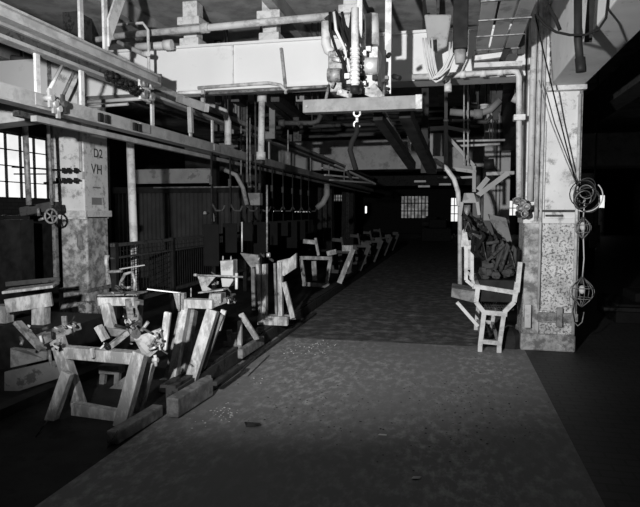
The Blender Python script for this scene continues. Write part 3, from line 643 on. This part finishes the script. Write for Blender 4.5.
t = T('white_post', 'short tapered white board upright above the left side of the rack', 'board'); s=t.part('white_post',WHITE); s.prism([P(462,231,Y=7.6),P(466,226,Y=7.6),P(469,246,Y=7.6),P(461,247,Y=7.6)],(0,.05,0)); t.done()
# dark load: curved sheet pieces / hoses
t = T('tarpaulin', 'dark crumpled tarpaulin heaped over the rack load', 'tarpaulin')
s = t.part('tarpaulin', mat('dark oily canvas', .03,.45,.5,12,.42,.10,14,.5))
def heap(u,v):
    y=lerp(7.15,7.95,v); l=P(466,222+0*v,Y=7.3); x=lerp(.12,.70,u)
    z=1.02+ .62*max(0,1-u*1.05)**1.0 *(.6+.4*v)+.10*math.sin(u*9+v*5)+.05*math.sin(u*23+v*17)+.03*random.uniform(-1,1)
    return (x,y,max(.97,z))
s.sheet(heap,26,16,.04); t.done()
for i in range(11):
    a=random.uniform(.15,.7); y=7.1+random.uniform(0,.25)
    t, s = one('flexible_hose', random.choice([RUB,DARK2,DARK2]), 'dark hose lying curled in the rack load', 'hose', 'dark hoses in the rack')
    s.tube([(a+random.uniform(-.1,.1), y, .98+.5*(1-a)+random.uniform(-.3,.1)) for _ in range(1)]+[(a+.08*math.cos(k)+.03*k, y+.02*k, 1.0+.45*(1-a)+.09*math.sin(k*1.3)-.05*k) for k in range(6)], .022, 6); t.done()
t = T('metal_sheet', 'dim curved metal sheet leaning behind the rack before the far column', 'sheet')
s=t.part('metal_sheet', GREY); s.prism([P(488,214,Y=8.9),P(506,218,Y=8.9),P(514,250,Y=8.9),P(510,262,Y=8.9),P(498,246,Y=8.9)],(0,.03,0)); t.done()
t = T('parts_bin', 'dark oily bin of scrap resting inside the rack', 'bin'); s=t.part('bin_body', DARK); s.bev=.01; s.box(.30,.72,7.1,8.2,.56,.82); t.part('scrap', DARK2)
for i in range(16): t.parts[-1][1].blob((random.uniform(.34,.68),random.uniform(7.12,7.6),.84+random.uniform(0,.08)),.06,.06,.05,7,4)
t.done()

# ------------------------------------------------------------------ floor conveyor
def bw(t,name,m,a,b_,w,h=None,Ya=None,Yb=None,bev=.004,ref=(0,1,0),label=None,parent=None):
    s=t.part(name,m,parent,label); s.bev=bev; s.bar(P(*a,Y=Ya),P(*b_,Y=Yb if Yb else Ya),w,h or w,ref); return s
t = T('conveyor_track', 'long dark steel floor track edging the conveyor beside the aisle', 'track')
s=t.part('track_channel', DARK2); s.box(-2.33,-2.22,4.5,30,0,.13); s=t.part('track_top', WOODD); s.box(-2.38,-2.24,4.5,30,.13,.155); t.done()
t = T('conveyor_track', 'dark steel floor track on the far side of the conveyor', 'track')
s=t.part('track_channel', DARK); s.box(-3.5,-3.38,3.2,30,0,.08); t.done()
t, s = one('rail_strip', DARK2, 'thin low guide strip on the aisle floor beside the track', 'rail'); s.box(-2.12,-2.07,4.6,9,0,.035); t.done()
def log(px0,py0,px1,py1,z,w,h,lab,m=WOODG,name='timber_block'):
    t, s = one(name, m, lab, 'timber'); s.bev=.01; a=P(px0,py0,Z=z); b_=P(px1,py1,Z=z); s.bar(a,b_,w,h); t.done()
log(112,438,158,410,.05,.09,.09,'short grey timber lying at the foot of the front stand')
log(172,408,208,386,.09,.10,.16,'grey timber lying along the track below the middle stand')
log(240,354,262,340,.13,.06,.10,'grey timber block on the track by the leaning board')
log(214,384,240,366,.13,.05,.04,'thin dark timber lying on the track behind the grey timber', WOODD)
log(240,372,262,352,.14,.02,.02,'thin iron strip lying on the track edge', DARK2, 'iron_strip')

def mech(t, px, py, Y, sx, sy, n, mats=(STEEL,WHITE,DARK2,DARK), name='clamp_piece'):
    for i in range(n):
        c=P(px+random.uniform(-sx,sx),py+random.uniform(-sy,sy),Y=Y+random.uniform(-.06,.06)); q=random.uniform(.008,.022)
        s=t.part(name, random.choice(mats))
        if i%3==0: s.tube([c,c+Vector((random.uniform(-.07,.07),random.uniform(-.05,.02),random.uniform(-.07,.07)))],q*.7,7)
        elif i%3==1: s.bev=.003; s.bar(c,c+Vector((random.uniform(-.07,.07),random.uniform(-.03,.03),random.uniform(-.05,.05))),q*1.6,q)
        else: s.ring(c,(random.random(),1,random.random()),q*1.2,q*.4,10,5)
# --- front stand
t = T('timber_stand', 'nearest whitewashed timber stand with splayed legs and clamped top bar', 'stand')
bw(t,'top_bar',WOODW,(58,351),(140,358),.09,.10,4.15,4.05,.006)
bw(t,'leg',WOODW,(57,338),(80,408),.10,.09,4.10,4.2,.006)
bw(t,'leg',WOODW,(68,372),(51,421),.085,.07,3.98,3.95,.006)
bw(t,'leg',WOODW,(141,352),(121,426),.10,.09,3.96,3.95,.006)
bw(t,'leg',WOODW,(150,360),(137,410),.09,.07,4.15,4.25,.006)
bw(t,'bottom_bar',WOODW,(74,411),(121,420),.16,.075,4.10,4.05,.008)
bw(t,'end_block',WOODG,(120,425),(136,416),.06,.06,4.0,4.2)
bw(t,'cleat',WOODW,(92,348),(93,358),.02,.04,4.02)
# left arm plank w/ clamps
bw(t,'arm_plank',STEEL,(17,322),(43,350),.03,.07,3.95,3.9,.005)
s=t.part('arm_block',STEEL); s.bev=.008; s.bar(P(36,341,Y=4.0),P(77,325,Y=4.3),.14,.06)
bw(t,'upright_tab',STEEL,(64,316),(65,328),.045,.02,4.2)
mech(t,42,336,3.98,22,9,16); mech(t,66,326,4.15,8,6,7)
s=t.part('clamp_bolt',STEEL); s.tube([P(49,350,Y=4.0),P(51,365,Y=4.0)],.012)
# right side: triangular plate and lever cluster
s=t.part('side_plate',STEEL); s.bev=.004; s.prism([P(133,338,Y=3.95),P(160,328,Y=4.0),P(163,346,Y=4.0),P(150,357,Y=3.95),P(143,356,Y=3.95)],(0,.03,0))
bw(t,'upright_board',WOODW,(168,312),(163,350),.055,.03,4.05,4.05,.008)
s=t.part('lever_bar',STEEL); s.bar(P(128,300,Y=4.5),P(134,340,Y=4.2),.05,.03)
s=t.part('lever_bar',STEEL); s.bar(P(108,348,Y=4.1),P(128,332,Y=4.2),.05,.04); s=t.part('lever_handle',STEEL); s.tube([P(138,336,Y=4.1),P(148,322,Y=4.1)],.014)
s=t.part('pivot',DARK2); s.tube([P(136,334,Y=4.05),P(136,334,Y=3.95)],.035,12)
mech(t,155,340,3.92,6,12,14,(WHITE,CHROME,STEEL,DARK2)); mech(t,130,325,4.2,5,22,10); mech(t,112,347,4.1,8,3,6)
s=t.part('clamp_bolt',WHITE); s.tube([P(155,355,Y=3.95),P(156,366,Y=3.95)],.012); s.tube([P(153,360,Y=3.95),P(158,360,Y=3.95)],.018)
t.done()
# --- second stand behind front one
t = T('timber_stand', 'low timber stand with tray and curved bars, just behind the nearest stand', 'stand')
bw(t,'top_bar',WOODW,(100,301),(136,301),.08,.09,5.0,5.0,.006)
bw(t,'leg',WOODW,(106,304),(113,334),.09,.08,4.95,4.9,.006); bw(t,'leg',WOODG,(138,300),(136,330),.08,.08,5.0)
s=t.part('tray',STEEL); s.bev=.004; s.bar(P(104,294,Y=4.95),P(142,293,Y=4.95),.22,.015)
s=t.part('curved_bar',STEEL); s.tube([P(120,292,Y=4.95),P(121,282,Y=4.95),P(125,274,Y=4.95),P(132,272,Y=4.95),P(135,282,Y=4.95),P(134,291,Y=4.95)],.016,7)
s=t.part('curved_bar',STEEL); s.tube([P(107,255,Y=5.2),P(106,262,Y=5.2),P(109,285,Y=5.15)],.025,7); s.tube([P(108,272,Y=5.1),P(122,271,Y=5.1)],.016,7)
s=t.part('top_strip',CHROME,label='bright bare metal strip on top'); s.bar(P(120,269,Y=4.9),P(144,265,Y=5.1),.03,.008)
s=t.part('side_bar',WOODW); s.bar(P(98,326,Y=4.7),P(106,340,Y=4.7),.07,.05); 
bw(t,'cross_bar',WOODG,(103,330),(128,333),.07,.09,4.9)
s=t.part('lower_box',WOODG); s.bev=.006; s.bar(P(102,368,Y=4.9),P(122,369,Y=4.9),.12,.08)
bw(t,'leg',WOODG,(118,370),(116,405),.05,.05,4.85); bw(t,'leg',WOODG,(104,370),(101,400),.05,.05,4.9)
bw(t,'brace',WOODG,(132,378),(110,394),.09,.05,4.8)
mech(t,122,290,4.9,12,5,10); mech(t,128,310,4.8,4,14,8)
t.done()
# --- middle stand
t = T('timber_stand', 'tall white middle stand with slanting legs, box and triangular plates on top', 'stand')
Ym=5.0
bw(t,'top_bar',WOODW,(186,303),(214,304),.085,.10,Ym,Ym,.006)
bw(t,'leg',WOODW,(186,308),(171,389),.07,.08,Ym,4.75,.006); bw(t,'leg',WOODG,(194,310),(181,388),.05,.09,Ym+.08,4.85,.005)
bw(t,'leg',WOODW,(213,310),(188,390),.10,.08,Ym,4.85,.006); bw(t,'leg',WOODG,(221,314),(200,372),.07,.04,Ym+.12,5.1,.005)
bw(t,'foot_block',WOODW,(161,385),(180,385),.12,.08,4.8,4.8,.006)
bw(t,'side_board',WOODG,(181,312),(166,380),.03,.05,Ym+.1,4.95)
s=t.part('left_strip',CHROME); s.bar(P(147,289,Y=4.85),P(182,293,Y=5.0),.035,.01)
s=t.part('left_bracket',STEEL); s.bev=.003; s.prism([P(173,293,Y=4.95),P(184,293,Y=4.95),P(184,310,Y=4.95),P(177,309,Y=4.95)],(0,.05,0)); s.tube([P(179,293,Y=4.92),P(179,311,Y=4.92)],.012); s.tube([P(191,288,Y=5),P(191,297,Y=5)],.006)
Yt=5.15
s=t.part('triangle_plate',STEEL); s.bev=.003; s.prism([P(197,275,Y=Yt),P(217,275,Y=Yt),P(207,287,Y=Yt),P(214,291,Y=Yt),P(202,291,Y=Yt)],(0,.02,0))
s=t.part('shelf_plate',STEEL); s.bar(P(201,292,Y=Yt),P(226,289,Y=Yt),.14,.012)
s=t.part('box',GREYL,label='light grey upright box'); s.bev=.006; s.prism([P(220,261,Y=Yt+.1),P(233,260,Y=Yt+.1),P(233,281,Y=Yt+.1),P(229,287,Y=Yt+.1),P(222,287,Y=Yt+.1),P(221,280,Y=Yt+.1)],(0,.12,0))
for px in (223,231): q=t.part('box_pin',STEEL,s); q.tube([P(px,261,Y=Yt+.14),P(px,256,Y=Yt+.14)],.007)
s=t.part('cross_rod',STEEL); s.tube([P(195,275,Y=Yt-.02),P(243,277,Y=Yt-.02)],.009); s.tube([P(194,275,Y=Yt-.02),P(197,275,Y=Yt-.02)],.014)
s=t.part('handle',WHITE); s.tube([P(236.5,273,Y=Yt),P(236.5,289,Y=Yt)],.014,8)
s=t.part('screw_jack',STEEL); s.tube([P(211,300,Y=Ym),P(211,291,Y=Yt)],.022,10,.014); s.box(*(P(214,297,Y=5.05).x,P(223,297,Y=5.05).x),5.0,5.12,P(218,302,Y=5.05).z,P(218,293,Y=5.05).z)
bw(t,'end_clamp',STEEL,(216,304),(232,298),.05,.06,Ym,Ym+.2)
mech(t,226,298,5.1,10,6,12); mech(t,215,280,5.2,8,6,6,(DARK2,STEEL))
bw(t,'pale_wedge',WHITE,(224,310),(218,330),.05,.03,5.15)
bw(t,'cross_foot',WOODG,(181,392),(210,380),.1,.05,4.75,5.1)
t.done()
# leaning board and post
t = T('leaning_board', 'slim white board leaning down onto the track by the timber block', 'board'); bw(t,'leaning_board',WOODW,(241,314),(257,339),.06,.03,5.9,6.1); t.done()
t = T('short_stand', 'short stepped timber post beside the leaning board', 'stand')
bw(t,'post',WOODW,(240,321),(240,345),.045,.045,6.0); bw(t,'post',WOODG,(235,333),(235,345),.05,.05,6.0); bw(t,'post',WOODG,(229,330),(231,346),.05,.05,6.0); bw(t,'base',WOODG,(224,347),(242,347),.12,.03,6.0); 
t.done()
# --- third stand: twin uprights
t = T('timber_stand', 'timber stand of twin uprights with angled brackets at both tops', 'stand')
Y3=7.3
bw(t,'upright',WOODW,(265,264),(265,320),.055,.09,Y3); bw(t,'upright',WOODW,(258,264),(261,320),.04,.08,Y3-.05); bw(t,'upright',WOODG,(253,262),(254,310),.05,.05,Y3+.15)
bw(t,'upright',WOODW,(280,262),(281,320),.055,.08,Y3); bw(t,'upright',WOODG,(275,263),(277,320),.03,.06,Y3+.1)
bw(t,'brace',WOODW,(284,282),(293,318),.06,.04,Y3)
s=t.part('left_bracket',WOODG); s.bev=.004; s.prism([P(240,253,Y=Y3),P(258,255,Y=Y3),P(259,266,Y=Y3),P(251,268,Y=Y3),P(245,260,Y=Y3)],(0,.06,0))
s=t.part('right_bracket',WOODW); s.bev=.004; s.prism([P(277,261,Y=Y3),P(290,258,Y=Y3),P(296,253,Y=Y3),P(296,268,Y=Y3),P(284,276,Y=Y3),P(277,274,Y=Y3)],(0,.06,0))
bw(t,'base',WOODW,(258,320),(288,321),.12,.07,Y3-.05); bw(t,'base_rail',WOODG,(262,316),(296,317),.06,.04,Y3+.1)
s=t.part('clamp_bolt',CHROME); s.tube([P(267,255,Y=Y3),P(270,255,Y=Y3)],.03,8)
mech(t,264,258,Y3,8,4,6)
t.done()
pipe([P(242,222,Y=7.3),P(242,252,Y=7.3)],.010,CHROME,'thin bright rod standing above the left bracket of the twin-upright stand','rod','rod')
pipe([P(267,185,Y=7.3),P(267,252,Y=7.3)],.012,STEEL,'thin dull rod hanging down to the twin-upright stand','rod','rod')
# --- fourth stand & distant ones
def farstand(x, y, s_, lab, m=WOODG, extra=True):
    t = T('timber_stand', lab, 'stand', 'distant timber stands on the conveyor')
    def bar(n,a,b_,w,h): q=t.part(n,m); q.bar((x+a[0]*s_,y+a[1],a[2]*s_),(x+b_[0]*s_,y+b_[1],b_[2]*s_),w,h,(0,1,0))
    bar('top_bar',(-.35,0,.62),(.25,0,.62),.07,.09)
    bar('leg',(-.33,0,.6),(-.26,0,.12),.07,.06); bar('leg',(.22,0,.6),(.14,0,.10),.07,.06)
    bar('bottom_bar',(-.30,0,.14),(.2,0,.12),.08,.08); bar('inner_post',(-.1,.05,.56),(-.08,.05,.2),.09,.05)
    bar('slanting_board',(.62,.1,.78),(.40,-.1,.18),.10,.05); bar('bracket',(.42,.1,.80),(.62,.1,.80),.12,.06)
    bar('arm_block',(-.3,.1,.92),(-.05,.1,.90),.08,.12); bar('arm_post',(-.08,.1,.98),(-.02,.1,.66),.05,.05)
    bar('clamp',(.15,.05,.70),(.32,.05,.74),.10,.08)
    t.done()
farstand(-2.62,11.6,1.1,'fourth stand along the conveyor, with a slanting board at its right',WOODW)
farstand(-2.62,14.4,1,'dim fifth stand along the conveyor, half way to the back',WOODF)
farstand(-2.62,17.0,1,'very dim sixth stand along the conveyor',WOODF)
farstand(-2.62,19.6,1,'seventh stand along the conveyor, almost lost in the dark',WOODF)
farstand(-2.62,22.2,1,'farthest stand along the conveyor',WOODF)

# ------------------------------------------------------------------ left bench and planks
t = T('workbench', 'pale plank bench at the left edge behind the nearest stand', 'bench')
s=t.part('bench_top',WOODW); s.bev=.006; s.bar(P(6,291,Y=5.2),P(56,285,Y=5.4),.30,.03); 
s=t.part('apron',WOODW); s.bev=.006; s.bar(P(6,306,Y=5.15),P(52,299,Y=5.3),.05,.14)
s=t.part('leg',WOODW); s.bev=.006; s.bar(P(41,305,Y=5.3),P(41,335,Y=5.3),.14,.12); s=t.part('leg',WOODW); s.bar(P(4,305,Y=5.3),P(4,335,Y=5.3),.14,.12)
s=t.part('back_rail',DARK2); s.bar(P(6,284,Y=5.6),P(60,279,Y=5.8),.04,.05); t.done()
t = T('floor_plank', 'wide grey plank on edge at the lower left, upper of two', 'plank'); s=t.part('floor_plank',WOODG); s.bev=.006; s.prism([P(10,348,Y=4.4),P(26,350,Y=4.4),P(47,352,Y=4.5),P(46,360,Y=4.5),P(10,368,Y=4.4)],(0,.05,0)); t.done()
t = T('floor_plank', 'wide grey plank on edge at the lower left, lower of two', 'plank'); s=t.part('floor_plank',mat('worn dark plank',.16,.85,.3,8,.4,.06,8)); s.bev=.006; s.prism([P(4,372,Y=4.5),P(58,360,Y=4.6),P(60,378,Y=4.6),P(4,396,Y=4.5)],(0,.06,0)); t.done()
t, s = one('floor_crate', DARK, 'black crate standing under the left bench', 'crate'); s.bev=.01; s.box(-4.6,-3.75,5.1,6.0,0,.45); t.done()
t = T('cabinet', 'tall dark cabinet against the gloom below the left window', 'cabinet')
s=t.part('cabinet_body',DARK); s.bev=.01; s.box(-7.4,-5.9,7.4,8.0,0,1.55); s=t.part('door',DARK); s.box(-6.6,-5.95,7.37,7.4,.1,1.45); t.done()
# clamp rods by the window
t = T('clamp_rod', 'upper black clamp rod crossing the window to the lettered column', 'rod')
s=t.part('rod',DARK); s.tube([P(12,167,Y=7.05),P(80,171,Y=7.05)],.011,6)
for px in (64,69,76): q=t.part('clamp',DARK); c=P(px,170.5,Y=7.05); q.box(c.x-.02,c.x+.015,7.03,7.07,c.z-.035,c.z+.035)
t.done()
t = T('clamp_rod', 'lower black clamp rod crossing the window to the lettered column', 'rod')
s=t.part('rod',DARK); s.tube([P(44,183,Y=7.05),P(80,180,Y=7.05)],.014,6); s.tube([P(14,174,Y=7.1),P(46,174,Y=7.1)],.010,6)
for px in (58,64,69,76): q=t.part('clamp',DARK); c=P(px,180.5,Y=7.05); q.box(c.x-.02,c.x+.015,7.03,7.07,c.z-.035,c.z+.035)
t.done()
pipe([P(25,126,Y=6.3),P(29,205,Y=6.3)],.035,STEEL,'grey post standing in front of the left window','post','post')
pipe([P(48,125,Y=6.5),P(52,205,Y=6.5)],.022,STEEL,'thinner grey post beside the lettered column, before the window','post','post')
t = T('handwheel_machine', 'dark machine with a pale handwheel below the left window', 'machine')
s=t.part('gearbox',DARK2); s.bev=.02; s.bar(P(24,212,Y=6.6),P(56,206,Y=6.6),.2,.12)
c=P(51,216,Y=6.4); s=t.part('handwheel',STEEL,label='pale spoked handwheel'); s.ring(c,(0,1,0),.085,.014,20,6)
for k in range(5): an=k*1.257; s.tube([c,c+Vector((.085*math.cos(an),0,.085*math.sin(an)))],.010,5)
s=t.part('column',DARK); s.box(-5.75,-5.4,6.6,6.85,0,1.5)
s=t.part('lever',STEEL); s.tube([P(38,208,Y=6.4),P(39,216,Y=6.4)],.02,7); s.tube([P(39,220,Y=6.4),P(44,218,Y=6.4)],.018,7); t.done()
# clutter hanging above window, top-left
for i,(a,b_) in enumerate((((12,58),(35,62)),((12,68),(32,72)),((12,76),(32,80)),((12,86),(34,88)),((44,55),(52,95)))):
    t, s = one('dim_pipe', DARK2 if i%2 else GREY, 'dim pipe in the clutter behind the rails at far left', 'pipe', 'dim pipes at far left'); s.tube([P(*a,Y=8.3+.2*i),P(*b_,Y=8.3+.2*i)],.05,8); q=P(*b_,Y=8.3+.2*i); s.tube([q+Vector((-.2,0,0)),Vector((q.x-.2,q.y,4.3))],.015,6); t.done()

# ------------------------------------------------------------------ left dark rack + partition
t = T('mesh_rack', 'long dark mesh-sided rack left of the conveyor behind the stands', 'rack')
X4=-4.1
s=t.part('top_rail',DARK2); s.box(X4-.03,X4+.03,6.6,11.5,1.17,1.21)
s=t.part('lower_rail',DARK2); s.box(X4-.03,X4+.03,6.6,11.5,.42,.47); s.box(X4-.03,X4+.03,6.6,11.5,1.02,1.04)
for y in (6.65,8.2,9.8,11.4): q=t.part('post',DARK); q.box(X4-.035,X4+.035,y-.035,y+.035,0,1.22)
q=t.part('wire_mesh',DARK)
for i in range(60): y=6.7+i*.08; q.box(X4-.004,X4+.004,y-.004,y+.004,.47,1.17)
for j in range(8): z=.55+j*.08; q.box(X4-.006,X4-.002,6.65,11.4,z-.004,z+.004)
q=t.part('load',DARK); q.bev=.02; q.box(X4-.4,X4-.05,8.2,11.3,.47,1.0); t.done()
t = T('partition_wall', 'dark corrugated partition far behind the mesh rack', 'partition')
s=t.part('corrugated_sheet', mat('dark corrugated sheet',.06,.7,.3,3,.4,.05,4)); pts=[]
x0=-8.2; n=70
for i in range(n+1):
    x=x0+i*.055; pts.append((x,13.2+(.03 if i%2 else 0)))
vs=[(x,y,0) for x,y in pts]+[(x,y,2.05) for x,y in pts]; s.add(vs,[(i,i+1,n+2+i,n+1+i) for i in range(n)])
s=t.part('sheet_back',DARK); s.box(x0,x0+n*.055,13.24,13.28,0,2.05)
s=t.part('upper_panel',GREYL); s.box(-7.6,-5.5,13.15,13.2,2.28,2.62); s=t.part('header',DARK); s.box(-8.2,-4.3,13.15,13.3,2.05,2.2)
s=t.part('top_pipe',STEEL); s.tube([(-7.0,13.1,2.18),(-4.3,13.1,2.18)],.02,7)
for x in (-8.2,-7.62,-5.45,-4.35): q=t.part('post',DARK); q.box(x-.05,x+.05,13.1,13.3,0,3.2)
t.done()
for px,py,lab in ((213,217,'small pale bottle on the ledge of the dark partition'),(205,213,'tiny pale knob on the dark partition')):
    t = T('bottle' if px==213 else 'wall_knob',lab,'bottle' if px==213 else 'knob'); c=P(px,py,Y=12.9); s=t.part(t.name,PIPE); s.tube([c+Vector((0,0,-.1 if px==213 else -.03)),c+Vector((0,0,.03)),c+Vector((0,0,.09 if px==213 else .04))],.045,10,.02); s.tube([c,c+Vector((0,.22,0))],.01,5); t.done()
# row of hooks below rail; black plates added to stand in for the gloom
for i in range(9):
    y=8.2+i*.75; t = T('hanging_carrier','black carrier hook hanging from the lower rail','carrier','black carriers on the lower rail')
    s=t.part('hanger_bar',DARK); s.box(-3.47,-3.45,y,y+.05,1.7,LZ-.135); s=t.part('hook_arm',DARK2); s.tube([(-3.46,y+.02,1.72),(-3.40,y+.02,1.62),(-3.30,y+.02,1.62),(-3.26,y+.02,1.70)],.018,6); s=t.part('tip',DARK2); s.box(-3.48,-3.44,y-.03,y+.0,2.0,2.12); s=t.part('gloom_plate',RUB); s.bev=.01; s.box(-3.60,-3.36,y+.01,y+.04,.8+.15*(i%3),1.42); s=t.part('gloom_plate_link',RUB); s.box(-3.47,-3.45,y+.01,y+.04,1.42,1.7); t.done()
pipe([P(225,170,Y=9),P(236,175,Y=9),P(243,188,Y=9),P(247,205,Y=9)],.035,GREY,'dim curved pipe bending down behind the rails','curved_pipe','pipe')
pipe([P(327,184,Y=12),P(327,195,Y=12),P(323,203,Y=12),P(317,208,Y=12)],.06,GREY,'faint curved pipe end hanging beyond the rails','curved_pipe','pipe')
t = T('control_box', 'dim grey box with ledge hanging left of the twin-upright stand', 'box'); s=t.part('box_body',GREY); s.bev=.01; a=P(248,196,Y=9.2); s.box(a.x-.02,a.x+.2,9.2,9.35,a.z-.15,a.z+.05); s=t.part('hanger_pole',DARK2); s.tube([(a.x+.1,9.3,a.z),(a.x+.1,9.3,4.1)],.015); t.done()
# distant dark machines
for i,(x,y,w,h,lab) in enumerate(((-6.2,24,1.6,1.1,'distant dark machine silhouette left of the back windows'),(-.9,33,1.6,1.2,'distant dark machine below the wide back window'),(-1.4,38,1.2,1.35,'far dark cabinet shape by the back windows'),(3.0,18,1.8,1.3,'dark machine beyond the right column'))):
    t = T('machine', lab, 'machine'); s=t.part('bed',DARK); s.bev=.03; s.box(x-w/2,x+w/2,y,y+1.2,0,h*.6); s=t.part('head',DARK); s.bev=.03; s.box(x-w/4,x+w/3,y+.2,y+.9,h*.6,h); s=t.part('drum',DARK2); s.tube([(x-w/4,y+.3,h*.8),(x-w/2,y+.3,h*.8)],.15,12); t.done()

# ------------------------------------------------------------------ floor debris
def scatter(name, lab, spots, m, rmin, rmax):
    t, s = one(name, m, lab, 'debris', kind='stuff')
    for (px,py,sx,sy,n) in spots:
        for i in range(n):
            c=P(px+random.gauss(0,sx),py+random.gauss(0,sy),Z=.004); r=random.uniform(rmin,rmax); c.z=r*.35
            s.blob(c,r,r*.8,r*.35,6,4,.3)
    t.done()
scatter('floor_debris','white chips scattered on the aisle floor beside the track', ((222,413,8,5,38),(308,350,10,3,34),(318,344,10,2,20),(200,424,10,3,8),(258,382,4,3,5)), PAPER, .003,.009)
scatter('floor_grit','dark grit and crumbs spread over the aisle floor', ((400,400,70,25,160),(480,400,30,25,80),(300,400,30,20,60)), DARK2, .003,.009)
t, s = one('paper_scrap', PAPER, 'small white paper scrap on the floor near the bottom of the aisle', 'paper'); c=P(411,479,Z=.005); s.prism([c,c+Vector((.05,.01,0)),c+Vector((.06,.035,.004)),c+Vector((.01,.03,.002))],(0,0,.003)); t.done()
t, s = one('paper_scrap', PAPER, 'thin white scrap on the floor in mid aisle', 'paper'); c=P(378,435,Z=.005); s.prism([c,c+Vector((.06,.0,0)),c+Vector((.06,.02,.0)),c+Vector((.01,.015,.002))],(0,0,.003)); t.done()
pipe([P(36,437,Z=.01),P(48,420,Z=.14)],.006,STEEL,'bent wire sticking out by the left foot of the nearest stand','wire','wire',n=5)
pipe([P(108,447,Z=.01),P(118,430,Z=.15)],.006,STEEL,'bent wire sticking out by the right foot of the nearest stand','wire','wire',n=5)

t, s = one('sheet_scrap', DARK2, 'thin dark scrap of sheet lying near the left chips on the aisle', 'scrap'); c=P(246,427,Z=.01); s.prism([c,c+Vector((.10,.03,.01)),c+Vector((.08,.09,0)),c+Vector((-.03,.05,.015))],(0,0,.006)); t.done()
# ------------------------------------------------------------------ light
def flash(name, loc, tgt, energy, size, blend, rad):
    l = bpy.data.lights.new(name,'SPOT'); l.energy=energy; l.spot_size=math.radians(size); l.spot_blend=blend; l.shadow_soft_size=rad
    o = bpy.data.objects.new(name,l); C.objects.link(o); o.location=loc
    o.rotation_euler = (Vector(tgt)-Vector(loc)).to_track_quat('-Z','Y').to_euler()
    return o
fl = flash('photographer_flash', (-1.15,-.1,2.12), (-1.8,7.2,2.4), 2250, 64, .9, .05); fl.scale = (1.7,1,1)
w = bpy.data.worlds.new('world'); bpy.context.scene.world = w; w.use_nodes = True
w.node_tree.nodes['Background'].inputs[0].default_value = (1,1,1,1); w.node_tree.nodes['Background'].inputs[1].default_value = .012
vs = bpy.context.scene.view_settings; vs.view_transform='Standard'; vs.look='None'; vs.exposure=0; vs.gamma=1; vs.use_curve_mapping=False
